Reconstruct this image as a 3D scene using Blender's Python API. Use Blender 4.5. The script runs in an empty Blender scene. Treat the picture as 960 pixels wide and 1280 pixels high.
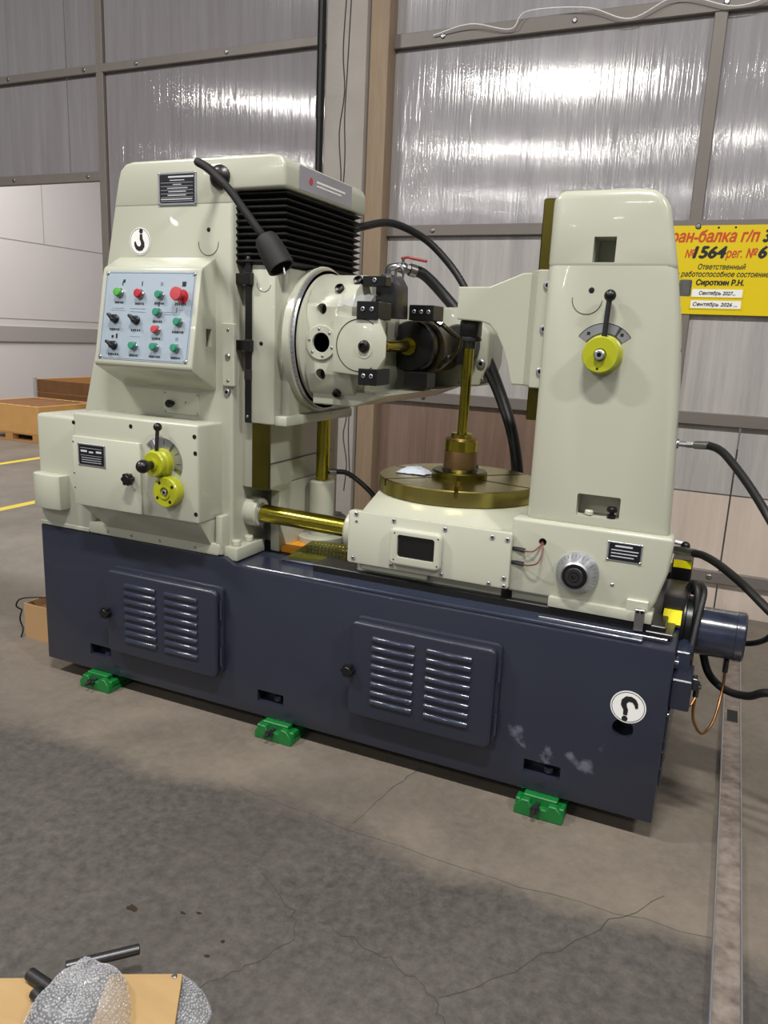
import bpy, bmesh, math, random
from mathutils import Vector, Matrix
random.seed(7)
R = math.radians
scene = bpy.context.scene
COL = scene.collection

# ------------------------------------------------------------------ camera, light, exposure
cam_d = bpy.data.cameras.new('camera')
cam_d.sensor_fit = 'HORIZONTAL'; cam_d.sensor_width = 36.0; cam_d.lens = 36.0
cam_d.clip_start = 0.05; cam_d.clip_end = 200
cam = bpy.data.objects.new('camera', cam_d); COL.objects.link(cam)
cx_, cy_, cz_ = Vector((.90984, .41261, .04396)), Vector((-.13085, .18477, .97403)), Vector((.39378, -.89197, .22211))
m4 = Matrix((cx_, cy_, cz_)).transposed().to_4x4(); m4.translation = (2.76, -2.437, 1.60)
cam.matrix_world = m4
scene.camera = cam
scene.view_settings.view_transform = 'Standard'; scene.view_settings.look = 'None'
scene.view_settings.gamma = 1.0; scene.view_settings.use_curve_mapping = False
scene.view_settings.exposure = -0.12

world = bpy.data.worlds.new('hall_ambient'); scene.world = world; world.use_nodes = True
bgn = world.node_tree.nodes['Background']
bgn.inputs[0].default_value = (0.86, 0.88, 0.92, 1); bgn.inputs[1].default_value = 0.11

def hall_lamp(x, y, power, sx=2.0, sy=0.35, z=6.5):
    l = bpy.data.lights.new('hall_lamp', 'AREA'); l.shape = 'RECTANGLE'; l.size = sx; l.size_y = sy
    l.energy = power; l.color = (1.0, 0.975, 0.93)
    o = bpy.data.objects.new('hall_lamp', l); COL.objects.link(o); o.location = (x, y, z)
    return o
# rows of linear lamps under the roof, parallel to the panelled wall
for x in (-2.6, 2.5, 7.4): hall_lamp(x, -2.7, 400, 1.1, .25)
for x, y, p in ((-.97, -8.2, 130), (-1.2, -8.9, 70), (5.0, -8.35, 90), (-7.0, -8.35, 110), (-3.6, -13.2, 120), (-2.2, -14.2, 60), (2.0, -13.4, 90), (-10.0, -13.4, 110), (-5.0, -19.6, 120), (1.0, -20.0, 90), (-12.0, -19.9, 130), (-4.0, -23.0, 90)):
    hall_lamp(x, y, p, .9, .14)
for x in (-6.2, -4.2): hall_lamp(x, 5.0, 260, 1.6, .35)  # unseen lamps added to brighten the space beyond the gateway

# ------------------------------------------------------------------ helpers
def sl(c):   # sRGB 0-255 -> linear rgba
    o = []
    for v in c:
        v /= 255.0
        o.append(v/12.92 if v <= .04045 else ((v+.055)/1.055)**2.4)
    return (o[0], o[1], o[2], 1)

MATS = {}
def mat(name, col, rough=.5, metal=0., var=.0, vscale=6., bump=0., bscale=60., coat=0., spec=.5, stretch=None):
    m = bpy.data.materials.new(name); m.use_nodes = True; nt = m.node_tree
    b = nt.nodes['Principled BSDF']
    b.inputs['Base Color'].default_value = sl(col); b.inputs['Roughness'].default_value = rough
    b.inputs['Metallic'].default_value = metal; b.inputs['Coat Weight'].default_value = coat
    b.inputs['Specular IOR Level'].default_value = spec
    if var or bump:
        tc = nt.nodes.new('ShaderNodeTexCoord'); mp = nt.nodes.new('ShaderNodeMapping')
        nt.links.new(tc.outputs['Object'], mp.inputs[0])
        if stretch: mp.inputs['Scale'].default_value = stretch
    if var:
        n = nt.nodes.new('ShaderNodeTexNoise'); n.inputs['Scale'].default_value = vscale; n.inputs['Detail'].default_value = 6
        nt.links.new(mp.outputs[0], n.inputs['Vector'])
        mx = nt.nodes.new('ShaderNodeMix'); mx.data_type = 'RGBA'
        c = sl(col)
        mx.inputs[6].default_value = tuple(max(0, v*(1-var)) for v in c[:3]) + (1,)
        mx.inputs[7].default_value = tuple(min(1, v*(1+var)) for v in c[:3]) + (1,)
        nt.links.new(n.outputs['Fac'], mx.inputs[0]); nt.links.new(mx.outputs[2], b.inputs['Base Color'])
    if bump:
        n2 = nt.nodes.new('ShaderNodeTexNoise'); n2.inputs['Scale'].default_value = bscale; n2.inputs['Detail'].default_value = 4
        nt.links.new(mp.outputs[0], n2.inputs['Vector'])
        bp = nt.nodes.new('ShaderNodeBump'); bp.inputs['Strength'].default_value = bump; bp.inputs['Distance'].default_value = .01
        nt.links.new(n2.outputs['Fac'], bp.inputs['Height']); nt.links.new(bp.outputs[0], b.inputs['Normal'])
    MATS[name] = m
    return m

mat('cream', (180, 181, 165), .26, var=.03, vscale=3, coat=.25, bump=.02, bscale=25)
mat('cream_plate', (187, 188, 172), .38, var=.02, coat=.1)
mat('navy', (38, 42, 56), .34, var=.10, vscale=5, coat=.2, bump=.05, bscale=40)
mat('navy_gloss', (44, 50, 68), .22, var=.25, vscale=9, coat=.4, bump=.12, bscale=14)
mat('black', (16, 16, 17), .35)
mat('black_matte', (20, 20, 21), .7)
mat('rubber', (22, 22, 23), .5, bump=.1, bscale=120)
mat('bellows', (11, 11, 12), .55)
mat('oiled', (176, 164, 62), .20, 1.0, var=.15, vscale=14, bump=.03, bscale=60)
mat('oiled_dark', (104, 96, 44), .32, 1.0, var=.2, vscale=14)
mat('steel', (170, 170, 172), .28, 1.0, var=.12, vscale=30)
mat('steel_dark', (84, 84, 86), .35, .9, var=.15, vscale=30)
mat('alu', (184, 186, 194), .36, .85, var=.05, vscale=40)
mat('panel_alu', (164, 177, 190), .34, .3, var=.06, vscale=160)
mat('yellow_green', (166, 170, 28), .35, var=.08, coat=.3)
mat('label_yellow', (246, 232, 20), .5, var=.1, vscale=60)
mat('green_paint', (14, 104, 44), .4, var=.15, vscale=20, coat=.2)
mat('btn_green', (40, 128, 100), .4)
mat('btn_lime', (72, 156, 56), .3)
mat('btn_red', (168, 28, 42), .35)
mat('btn_red_soft', (180, 60, 66), .4)
mat('white_paint', (236, 236, 234), .45)
mat('ink', (22, 22, 26), .6)
mat('ink_grey', (120, 128, 142), .6)
mat('plate_text', (196, 198, 204), .5)
mat('plate_black', (17, 17, 24), .4)
mat('glass_dark', (14, 14, 16), .08, coat=.3)
mat('copper', (150, 104, 66), .35, .9)
mat('red_wire', (112, 66, 58), .5)
mat('olive_cover', (120, 118, 40), .4, .7, var=.3, vscale=50, bump=.4, bscale=70)
mat('orange', (226, 150, 20), .5, var=.2, vscale=30)
mat('brown_housing', (66, 58, 40), .35, .5, var=.2, vscale=20)
mat('rust', (118, 92, 62), .4, .7, var=.3, vscale=40)
mat('girt', (118, 111, 106), .5, .1, var=.08, vscale=9)
mat('wood_post', (142, 122, 100), .65, var=.22, vscale=7, stretch=(6, 6, .6))
mat('pillar', (158, 152, 146), .8, var=.14, vscale=5, bump=.2, bscale=40)
mat('crack', (62, 57, 54), .9)
mat('white_wall', (226, 221, 221), .55, var=.03, vscale=2)
mat('grey_band', (176, 172, 170), .6)
mat('plywood', (168, 138, 94), .6, var=.14, vscale=6, stretch=(1, 5, 1))
mat('plywood_lit', (222, 172, 104), .6, var=.14, vscale=6)  # brighter copy of plywood, light on the far crate put into its colour
mat('timber', (198, 150, 92), .7, var=.2, vscale=8, stretch=(2, 9, 9))
mat('timber_dark', (120, 82, 46), .75, var=.3, vscale=8)
mat('cardboard', (170, 136, 96), .75, var=.07, vscale=10)
mat('sign_yellow', (224, 198, 8), .35, var=.02)
mat('sign_red', (204, 70, 22), .5)
mat('paper', (240, 240, 238), .6)
mat('yellow_line', (206, 182, 44), .6, var=.18, vscale=20)
mat('rail_steel', (142, 131, 124), .32, .5, var=.95, vscale=26, bump=.12, bscale=60)
mat('plate_bright', (214, 214, 220), .16, .9, bump=.05, bscale=12)
mat('lamp_red', (150, 40, 36), .4)

def floor_material():
    m = bpy.data.materials.new('concrete'); m.use_nodes = True; nt = m.node_tree; L = nt.links
    b = nt.nodes['Principled BSDF']; b.inputs['Specular IOR Level'].default_value = .4
    geo = nt.nodes.new('ShaderNodeNewGeometry')
    def noise(s, d=8, rough=.6):
        n = nt.nodes.new('ShaderNodeTexNoise'); n.inputs['Scale'].default_value = s; n.inputs['Detail'].default_value = d
        n.inputs['Roughness'].default_value = rough; L.new(geo.outputs['Position'], n.inputs['Vector']); return n.outputs['Fac']
    def ramp(src, a, bb):
        r = nt.nodes.new('ShaderNodeMapRange'); r.inputs['From Min'].default_value = a; r.inputs['From Max'].default_value = bb
        L.new(src, r.inputs['Value']); return r.outputs['Result']
    def mix(f, c1, c2, blend='MIX'):
        x = nt.nodes.new('ShaderNodeMix'); x.data_type = 'RGBA'; x.blend_type = blend
        for i, c in ((6, c1), (7, c2)):
            if isinstance(c, tuple): x.inputs[i].default_value = c
            else: L.new(c, x.inputs[i])
        if isinstance(f, float): x.inputs[0].default_value = f
        else: L.new(f, x.inputs[0])
        return x.outputs[2]
    sep = nt.nodes.new('ShaderNodeSeparateXYZ'); L.new(geo.outputs['Position'], sep.inputs[0])
    # two pours of concrete meeting along a joint in front of the machine
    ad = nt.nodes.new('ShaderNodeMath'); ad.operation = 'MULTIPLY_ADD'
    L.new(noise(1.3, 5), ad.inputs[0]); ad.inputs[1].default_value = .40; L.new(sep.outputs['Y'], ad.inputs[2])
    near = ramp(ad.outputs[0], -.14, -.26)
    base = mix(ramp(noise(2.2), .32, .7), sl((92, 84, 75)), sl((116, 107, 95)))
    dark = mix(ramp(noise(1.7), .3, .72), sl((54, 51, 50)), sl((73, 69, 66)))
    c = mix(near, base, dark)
    c = mix(ramp(noise(26, 10, .75), .35, .75), c, mix(.35, c, sl((140, 132, 124))))
    c = mix(ramp(noise(140, 3, .8), .68, .74), c, mix(.45, c, sl((190, 184, 176))))
    c = mix(ramp(noise(.9, 6, .65), .52, .70), c, mix(.35, c, sl((60, 54, 52))))
    c = mix(ramp(noise(5.5, 8, .7), .60, .74), c, mix(.40, c, sl((70, 62, 58))))
    L.new(c, b.inputs['Base Color'])
    L.new(ramp(noise(7, 6), .1, 1.3), b.inputs['Roughness'])
    r2 = nt.nodes.new('ShaderNodeMapRange'); r2.inputs['To Min'].default_value = .42; r2.inputs['To Max'].default_value = .75
    L.new(noise(4, 6), r2.inputs['Value']); L.new(r2.outputs['Result'], b.inputs['Roughness'])
    bp = nt.nodes.new('ShaderNodeBump'); bp.inputs['Strength'].default_value = .18; bp.inputs['Distance'].default_value = .01
    L.new(noise(60, 8, .7), bp.inputs['Height']); L.new(bp.outputs[0], b.inputs['Normal'])
    return m
MATS['concrete'] = floor_material()

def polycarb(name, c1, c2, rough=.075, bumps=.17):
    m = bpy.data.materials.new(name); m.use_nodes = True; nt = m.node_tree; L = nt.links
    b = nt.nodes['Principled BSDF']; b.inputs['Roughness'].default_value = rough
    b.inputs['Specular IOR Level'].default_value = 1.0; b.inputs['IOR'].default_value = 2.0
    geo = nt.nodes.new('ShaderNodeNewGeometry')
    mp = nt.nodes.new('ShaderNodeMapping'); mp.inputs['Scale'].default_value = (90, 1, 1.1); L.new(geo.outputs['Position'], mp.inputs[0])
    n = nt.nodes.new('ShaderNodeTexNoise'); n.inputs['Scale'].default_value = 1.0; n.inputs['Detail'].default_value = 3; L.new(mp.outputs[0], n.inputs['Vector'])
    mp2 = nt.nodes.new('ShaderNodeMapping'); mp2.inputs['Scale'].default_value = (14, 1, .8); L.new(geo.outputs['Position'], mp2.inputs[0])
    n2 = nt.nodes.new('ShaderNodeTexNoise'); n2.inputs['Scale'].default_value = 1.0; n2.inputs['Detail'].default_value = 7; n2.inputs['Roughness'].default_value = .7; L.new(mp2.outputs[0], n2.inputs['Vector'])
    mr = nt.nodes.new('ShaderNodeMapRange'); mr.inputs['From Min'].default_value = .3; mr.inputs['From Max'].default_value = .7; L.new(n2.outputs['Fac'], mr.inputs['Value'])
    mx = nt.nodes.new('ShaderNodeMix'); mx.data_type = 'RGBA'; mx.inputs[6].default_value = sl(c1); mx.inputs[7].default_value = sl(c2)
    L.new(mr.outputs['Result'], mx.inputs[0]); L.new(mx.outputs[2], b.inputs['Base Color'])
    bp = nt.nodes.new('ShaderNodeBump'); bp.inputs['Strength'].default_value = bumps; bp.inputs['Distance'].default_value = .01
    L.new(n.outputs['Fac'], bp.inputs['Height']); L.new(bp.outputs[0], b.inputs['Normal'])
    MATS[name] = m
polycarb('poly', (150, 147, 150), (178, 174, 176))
polycarb('poly_low_lit', (166, 163, 162), (202, 197, 194), .10)  # paler copy of poly, lamp light on the lower wall put into its colour
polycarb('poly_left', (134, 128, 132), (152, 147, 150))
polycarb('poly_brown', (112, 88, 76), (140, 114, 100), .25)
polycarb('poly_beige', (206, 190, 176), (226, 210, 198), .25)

def film_material(name, alpha, rough):
    m = bpy.data.materials.new(name); m.use_nodes = True; nt = m.node_tree; L = nt.links
    b = nt.nodes['Principled BSDF']; b.inputs['Base Color'].default_value = sl((206, 208, 214)); b.inputs['Roughness'].default_value = rough
    b.inputs['Alpha'].default_value = alpha; b.inputs['Specular IOR Level'].default_value = 1.0; b.inputs['Coat Weight'].default_value = .6; b.inputs['Coat Roughness'].default_value = .05
    geo = nt.nodes.new('ShaderNodeNewGeometry')
    n = nt.nodes.new('ShaderNodeTexNoise'); n.inputs['Scale'].default_value = 60; n.inputs['Detail'].default_value = 3; L.new(geo.outputs['Position'], n.inputs['Vector'])
    bp2 = nt.nodes.new('ShaderNodeBump'); bp2.inputs['Strength'].default_value = .7; bp2.inputs['Distance'].default_value = .012; L.new(n.outputs['Fac'], bp2.inputs['Height'])
    L.new(bp2.outputs[0], b.inputs['Normal'])
    MATS[name] = m
film_material('film', .26, .12); film_material('bubble', .34, .06)

def bed_material():   # navy paint with pale scuffs rubbed into the front near the right end
    m = MATS['navy'].copy(); m.name = 'navy_scuffed'; nt = m.node_tree; L = nt.links
    b = nt.nodes['Principled BSDF']; src = b.inputs['Base Color'].links[0].from_socket
    geo = nt.nodes.new('ShaderNodeNewGeometry'); sep = nt.nodes.new('ShaderNodeSeparateXYZ'); L.new(geo.outputs['Position'], sep.inputs[0])
    n = nt.nodes.new('ShaderNodeTexNoise'); n.inputs['Scale'].default_value = 11; n.inputs['Detail'].default_value = 5; L.new(geo.outputs['Position'], n.inputs['Vector'])
    def band(o, c, w):
        d = nt.nodes.new('ShaderNodeMath'); d.operation = 'SUBTRACT'; L.new(o, d.inputs[0]); d.inputs[1].default_value = c
        a = nt.nodes.new('ShaderNodeMath'); a.operation = 'ABSOLUTE'; L.new(d.outputs[0], a.inputs[0])
        r = nt.nodes.new('ShaderNodeMapRange'); r.inputs['From Min'].default_value = w; r.inputs['From Max'].default_value = w*.6; L.new(a.outputs[0], r.inputs['Value']); return r.outputs['Result']
    mu = nt.nodes.new('ShaderNodeMath'); mu.operation = 'MULTIPLY'; L.new(band(sep.outputs['X'], 2.35, .2), mu.inputs[0]); L.new(band(sep.outputs['Z'], .25, .09), mu.inputs[1])
    r = nt.nodes.new('ShaderNodeMapRange'); r.inputs['From Min'].default_value = .57; r.inputs['From Max'].default_value = .66; L.new(n.outputs['Fac'], r.inputs['Value'])
    mu2 = nt.nodes.new('ShaderNodeMath'); mu2.operation = 'MULTIPLY'; L.new(mu.outputs[0], mu2.inputs[0]); L.new(r.outputs['Result'], mu2.inputs[1])
    mu3 = nt.nodes.new('ShaderNodeMath'); mu3.operation = 'MULTIPLY'; L.new(mu2.outputs[0], mu3.inputs[0]); mu3.inputs[1].default_value = .35
    mx = nt.nodes.new('ShaderNodeMix'); mx.data_type = 'RGBA'; L.new(mu3.outputs[0], mx.inputs[0]); L.new(src, mx.inputs[6]); mx.inputs[7].default_value = sl((150, 156, 172))
    L.new(mx.outputs[2], b.inputs['Base Color'])
    MATS['navy_scuffed'] = m
bed_material()

# ---- mesh helpers
def NB(): return bmesh.new()
def bevel(bm, w, seg=2, ang=30):
    if w <= 0: return
    bmesh.ops.recalc_face_normals(bm, faces=bm.faces)
    es = [e for e in bm.edges if len(e.link_faces) == 2 and e.calc_face_angle(0) > R(ang)]
    bmesh.ops.bevel(bm, geom=es, offset=w, segments=seg, profile=.5, affect='EDGES', clamp_overlap=True)
def merge(dst, src):
    me = bpy.data.meshes.new('tmp'); src.to_mesh(me); src.free(); dst.from_mesh(me); bpy.data.meshes.remove(me); return dst
def loft(bm, a, b_, bev=0, seg=2):
    t = NB() if bev else bm
    va = [t.verts.new(p) for p in a]; vb = [t.verts.new(p) for p in b_]; n = len(a)
    fs = [t.faces.new(va[::-1]), t.faces.new(vb)]
    for i in range(n): fs.append(t.faces.new((va[i], va[(i+1) % n], vb[(i+1) % n], vb[i])))
    bmesh.ops.recalc_face_normals(t, faces=fs)
    if bev: bevel(t, bev, seg); merge(bm, t)
    return bm
def box(bm, x0, x1, y0, y1, z0, z1, bev=0, seg=2):
    return loft(bm, [(x0, y0, z0), (x1, y0, z0), (x1, y1, z0), (x0, y1, z0)], [(x0, y0, z1), (x1, y0, z1), (x1, y1, z1), (x0, y1, z1)], bev, seg)
def prism(bm, pts, axis, a0, a1, bev=0, seg=2):
    f = {'x': lambda p, a: (a, p[0], p[1]), 'y': lambda p, a: (p[0], a, p[1]), 'z': lambda p, a: (p[0], p[1], a)}[axis]
    return loft(bm, [f(p, a0) for p in pts], [f(p, a1) for p in pts], bev, seg)
def frame_of(d):
    d = Vector(d).normalized(); up = Vector((0, 0, 1)) if abs(d.z) < .9 else Vector((1, 0, 0))
    u = d.cross(up).normalized(); return d, u, d.cross(u).normalized()
def lathe(bm, org, axis, prof, n=32, a0=0.):   # prof: list of (radius, height along axis)
    d, u, v = frame_of(axis); org = Vector(org); rings = []
    for r, h in prof:
        c = org + d*h
        if r < 1e-6: rings.append([bm.verts.new(c)])
        else: rings.append([bm.verts.new(c + (u*math.cos(a0+2*math.pi*i/n) + v*math.sin(a0+2*math.pi*i/n))*r) for i in range(n)])
    fs = []
    for k in range(len(rings)-1):
        A, B_ = rings[k], rings[k+1]
        for i in range(n):
            j = (i+1) % n
            if len(A) == 1 and len(B_) == 1: continue
            if len(A) == 1: fs.append(bm.faces.new((A[0], B_[i], B_[j])))
            elif len(B_) == 1: fs.append(bm.faces.new((A[i], A[j], B_[0])))
            else: fs.append(bm.faces.new((A[i], A[j], B_[j], B_[i])))
    if len(rings[0]) > 1: fs.append(bm.faces.new(rings[0][::-1]))
    if len(rings[-1]) > 1: fs.append(bm.faces.new(rings[-1]))
    bmesh.ops.recalc_face_normals(bm, faces=fs)
    return bm
def cyl(bm, p0, p1, r, r1=None, n=24, bev=0):
    p0, p1 = Vector(p0), Vector(p1); h = (p1-p0).length; r1 = r if r1 is None else r1
    pr = [(r, 0), (r1, h)] if not bev else [(r-bev, 0), (r, bev), (r1, h-bev), (r1-bev, h)]
    return lathe(bm, p0, p1-p0, pr, n)
def smooth_path(pts, k=8):
    P = [Vector(p) for p in pts]; P = [P[0]*2-P[1]] + P + [P[-1]*2-P[-2]]; out = []
    for i in range(1, len(P)-2):
        for s in range(k):
            t = s/k; a, b_, c, d = P[i-1], P[i], P[i+1], P[i+2]
            out.append(.5*((2*b_) + (c-a)*t + (2*a-5*b_+4*c-d)*t*t + (3*b_-a-3*c+d)*t**3))
    out.append(P[-2]); return out
def tube(bm, pts, r, n=10, k=8, smooth=True, ribs=0):
    P = smooth_path(pts, k) if smooth else [Vector(p) for p in pts]
    rings = []; u = None
    for i, p in enumerate(P):
        d = (P[min(i+1, len(P)-1)] - P[max(i-1, 0)]).normalized()
        if u is None: u = frame_of(d)[1]
        u = (u - d*u.dot(d)).normalized(); v = d.cross(u)
        rr = r*(1 + (ribs if i % 2 else 0))
        rings.append([bm.verts.new(p + (u*math.cos(2*math.pi*j/n) + v*math.sin(2*math.pi*j/n))*rr) for j in range(n)])
    fs = []
    for A, B_ in zip(rings, rings[1:]):
        for j in range(n): fs.append(bm.faces.new((A[j], A[(j+1) % n], B_[(j+1) % n], B_[j])))
    fs += [bm.faces.new(rings[0][::-1]), bm.faces.new(rings[-1])]
    bmesh.ops.recalc_face_normals(bm, faces=fs); return bm
def ball(bm, c, r, sx=1, sy=1, sz=1, seg=20):
    g = bmesh.ops.create_uvsphere(bm, u_segments=seg, v_segments=seg//2, radius=r)
    bmesh.ops.scale(bm, vec=(sx, sy, sz), verts=g['verts']); bmesh.ops.translate(bm, vec=c, verts=g['verts']); return bm
def rrect(x0, x1, z0, z1, r, n=5):
    pts = []
    for (cx, cz, a) in ((x1-r, z1-r, 0), (x0+r, z1-r, 90), (x0+r, z0+r, 180), (x1-r, z0+r, 270)):
        for i in range(n+1):
            t = R(a+90*i/n); pts.append((cx+r*math.cos(t), cz+r*math.sin(t)))
    return pts
def ring_sector(bm, c, r0, r1, a0, a1, y0, y1, n=20):   # flat arc plate in the xz plane
    for i in range(n):
        t0, t1 = R(a0+(a1-a0)*i/n), R(a0+(a1-a0)*(i+1)/n)
        q = [(c[0]+r*math.cos(t), c[1]+r*math.sin(t)) for r, t in ((r0, t0), (r1, t0), (r1, t1), (r0, t1))]
        prism(bm, q, 'y', y0, y1)
    bmesh.ops.remove_doubles(bm, verts=bm.verts, dist=1e-5); return bm
def link(name, me, parent=None, loc=None, label=None):
    o = bpy.data.objects.new(name, me); COL.objects.link(o)
    if parent is not None: o.parent = parent
    if loc is not None: o.location = loc
    if label: o['label'] = label
    return o
def mesh_of(bm, m, smooth=True, name='mesh'):
    me = bpy.data.meshes.new(name); bm.to_mesh(me); bm.free()
    me.materials.append(MATS[m])
    if smooth:
        for p in me.polygons: p.use_smooth = True
        me.set_sharp_from_angle(angle=R(32))
    return me
def mk(name, bm, m, parent=None, loc=None, label=None, smooth=True):
    return link(name, mesh_of(bm, m, smooth, name), parent, loc, label)
def cut(o, cutters):
    # carve the cutters' volumes out of a mesh object
    tmp = []
    for i, cb in enumerate(cutters):
        me = bpy.data.meshes.new('cutter'); bmesh.ops.recalc_face_normals(cb, faces=cb.faces); cb.to_mesh(me); cb.free()
        c = bpy.data.objects.new('cutter', me); COL.objects.link(c); tmp.append(c)
        md = o.modifiers.new('cut', 'BOOLEAN'); md.object = c; md.solver = 'EXACT'; md.operation = 'DIFFERENCE'
    bpy.context.view_layer.update()
    dg = bpy.context.evaluated_depsgraph_get()
    me = bpy.data.meshes.new_from_object(o.evaluated_get(dg))
    o.modifiers.clear(); old = o.data; o.data = me; bpy.data.meshes.remove(old)
    for p in me.polygons: p.use_smooth = True
    me.set_sharp_from_angle(angle=R(32))
    for c in tmp:
        m_ = c.data; bpy.data.objects.remove(c); bpy.data.meshes.remove(m_)
    return o
def thing(name, label, cat, loc=(0, 0, 0), rz=0, group=None):
    o = bpy.data.objects.new(name, None); COL.objects.link(o); o.location = loc; o.rotation_euler = (0, 0, rz); o.empty_display_size = .1
    o['label'] = label; o['category'] = cat
    if group: o['group'] = group
    return o
def tag(o, label, cat, group=None):
    o['label'] = label; o['category'] = cat
    if group: o['group'] = group
    return o
def struct(o): o['kind'] = 'structure'; return o

# socket-head screw facing -y, shared
_sc = NB(); lathe(_sc, (0, 0, 0), (0, -1, 0), [(1, 0), (1, .45), (.8, .6), (.45, .6), (.45, .2), (0, .2)], 14)
ME_SCREW = mesh_of(_sc, 'alu', name='screw'); ME_SCREW.materials.append(MATS['black'])
for p in ME_SCREW.polygons:
    if (p.center.x**2+p.center.z**2)**.5 < .5 or p.center.y > -.3: p.material_index = 1
_sc = NB(); lathe(_sc, (0, 0, 0), (0, -1, 0), [(1, 0), (1, .12), (.85, .15), (0, .15)], 14)
ME_PLUG = mesh_of(_sc, 'black', name='plug')
_sc = NB(); lathe(_sc, (0, 0, 0), (0, -1, 0), [(1, 0), (1, .25), (.7, .5), (0, .55)], 12)
ME_RIVET = mesh_of(_sc, 'steel', name='rivet')
def screw(parent, x, y, z, r=.007, me=ME_SCREW, name='screw', rot=None):
    o = link(name, me, parent, (x, y, z)); o.scale = (r, r, r)
    if rot: o.rotation_euler = rot
    return o
def bez(p0, p1, p2, p3, k):
    return [p0*(1-t)**3 + p1*3*t*(1-t)**2 + p2*3*t*t*(1-t) + p3*t**3 for t in [i/k for i in range(k)]]
def text_mesh(body, size, m, parent, name, shear=0.):
    # flat printed lettering in the xz plane
    cu = bpy.data.curves.new('lettering', 'FONT'); cu.body = body; cu.size = size; cu.shear = shear
    t = bpy.data.objects.new('lettering', cu); COL.objects.link(t); bpy.context.view_layer.update()
    tc_ = t.evaluated_get(bpy.context.evaluated_depsgraph_get()).to_curve(bpy.context.evaluated_depsgraph_get())
    loops = []
    for sp in tc_.splines:
        pts = []
        if sp.type == 'BEZIER':
            bp_ = sp.bezier_points
            for i in range(len(bp_)):
                q0, q1 = bp_[i], bp_[(i+1) % len(bp_)]
                straight = (q0.handle_right-q0.co).length < 1e-6 and (q1.handle_left-q1.co).length < 1e-6
                pts += [q0.co.copy()] if straight else bez(q0.co.copy(), q0.handle_right.copy(), q1.handle_left.copy(), q1.co.copy(), 6)
        else: pts = [Vector(p.co[:3]) for p in sp.points]
        cl = []
        for p in pts:
            if not cl or (p-cl[-1]).length > 1e-5: cl.append(p)
        if len(cl) > 2 and (cl[0]-cl[-1]).length < 1e-5: cl.pop()
        if len(cl) > 2: loops.append(cl)
    bpy.data.objects.remove(t); bpy.data.curves.remove(cu)
    # fill by winding number in thin rows
    ys = [p.y for l in loops for p in l]; y0, y1 = min(ys), max(ys); rows = max(10, int((y1-y0)/size*46)); dy = (y1-y0)/rows
    bm = bmesh.new()
    for r in range(rows):
        y = y0 + (r+.5)*dy + 1e-7; cr = []
        for l in loops:
            for i in range(len(l)):
                p, q = l[i-1], l[i]
                if (p.y <= y) != (q.y <= y): cr.append((p.x + (q.x-p.x)*(y-p.y)/(q.y-p.y), 1 if q.y > p.y else -1))
        cr.sort(); w = 0
        for i, (x, d) in enumerate(cr):
            if w == 0: xs_ = x
            w += d
            if w == 0 and x-xs_ > 1e-6:
                bm.faces.new([bm.verts.new(v) for v in ((xs_, 0, y-dy/2), (x, 0, y-dy/2), (x, 0, y+dy/2), (xs_, 0, y+dy/2))])
    return link(name, mesh_of(bm, m, False, name), parent)
HOOK = [(.00, .55), (.24, .55), (.26, .22), (.44, -.10), (.42, -.42), (.20, -.68), (-.14, -.72), (-.42, -.58), (-.56, -.32), (-.58, -.06), (-.44, .02), (-.36, -.20),
        (-.22, -.36), (-.02, -.37), (.10, -.24), (.08, -.04), (-.02, .18)]
def hook_sign(parent, x, y, z, r, flip):
    b = NB(); lathe(b, (x, y, z), (0, -1, 0), [(r, 0), (r, .0012), (0, .0012)], 40); d = mk('lifting_point_decal', b, 'white_paint', parent, label='round white decal with a black hook symbol')
    s = -1 if flip else 1
    b = NB(); poly = [(x + s*px*r*.95, z + s*pz*r*.95) for px, pz in HOOK]
    prism(b, poly, 'y', y-.0022, y-.0011); bmesh.ops.triangulate(b, faces=b.faces)
    lathe(b, (x+s*.12*r, y-.0011, z+s*.74*r), (0, -1, 0), [(.17*r, 0), (.17*r, .0011), (0, .0011)], 14)
    ring_sector(b, (x, z), r*.90, r*.93, 0, 360, y-.0018, y-.0011, 40)
    link('hook_symbol', mesh_of(b, 'ink', False), parent)
def name_plate(parent, x0, x1, z0, z1, y, rows, name='name_plate'):
    b = NB(); box(b, x0, x1, y-.003, y, z0, z1, .001, 1); p = mk(name, b, 'alu', parent, label='small black plate with rows of fine pale print')
    w, h = x1-x0, z1-z0
    b = NB(); prism(b, rrect(x0+w*.05, x1-w*.04, z0+h*.06, z1-h*.06, .006), 'y', y-.0036, y-.003)
    mk('plate_face', b, 'plate_black', parent)
    b = NB()
    for (fx0, fx1, fz, th) in rows: box(b, x0+w*fx0, x0+w*fx1, y-.0040, y-.0036, z0+h*fz, z0+h*(fz+th))
    mk('print_lines', b, 'plate_text', parent, smooth=False)
    for sx, sz in ((.03, .04), (.97, .04), (.03, .96), (.97, .96)): screw(parent, x0+w*sx, y-.003, z0+h*sz, .004, ME_RIVET, 'rivet')
    return p

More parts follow.
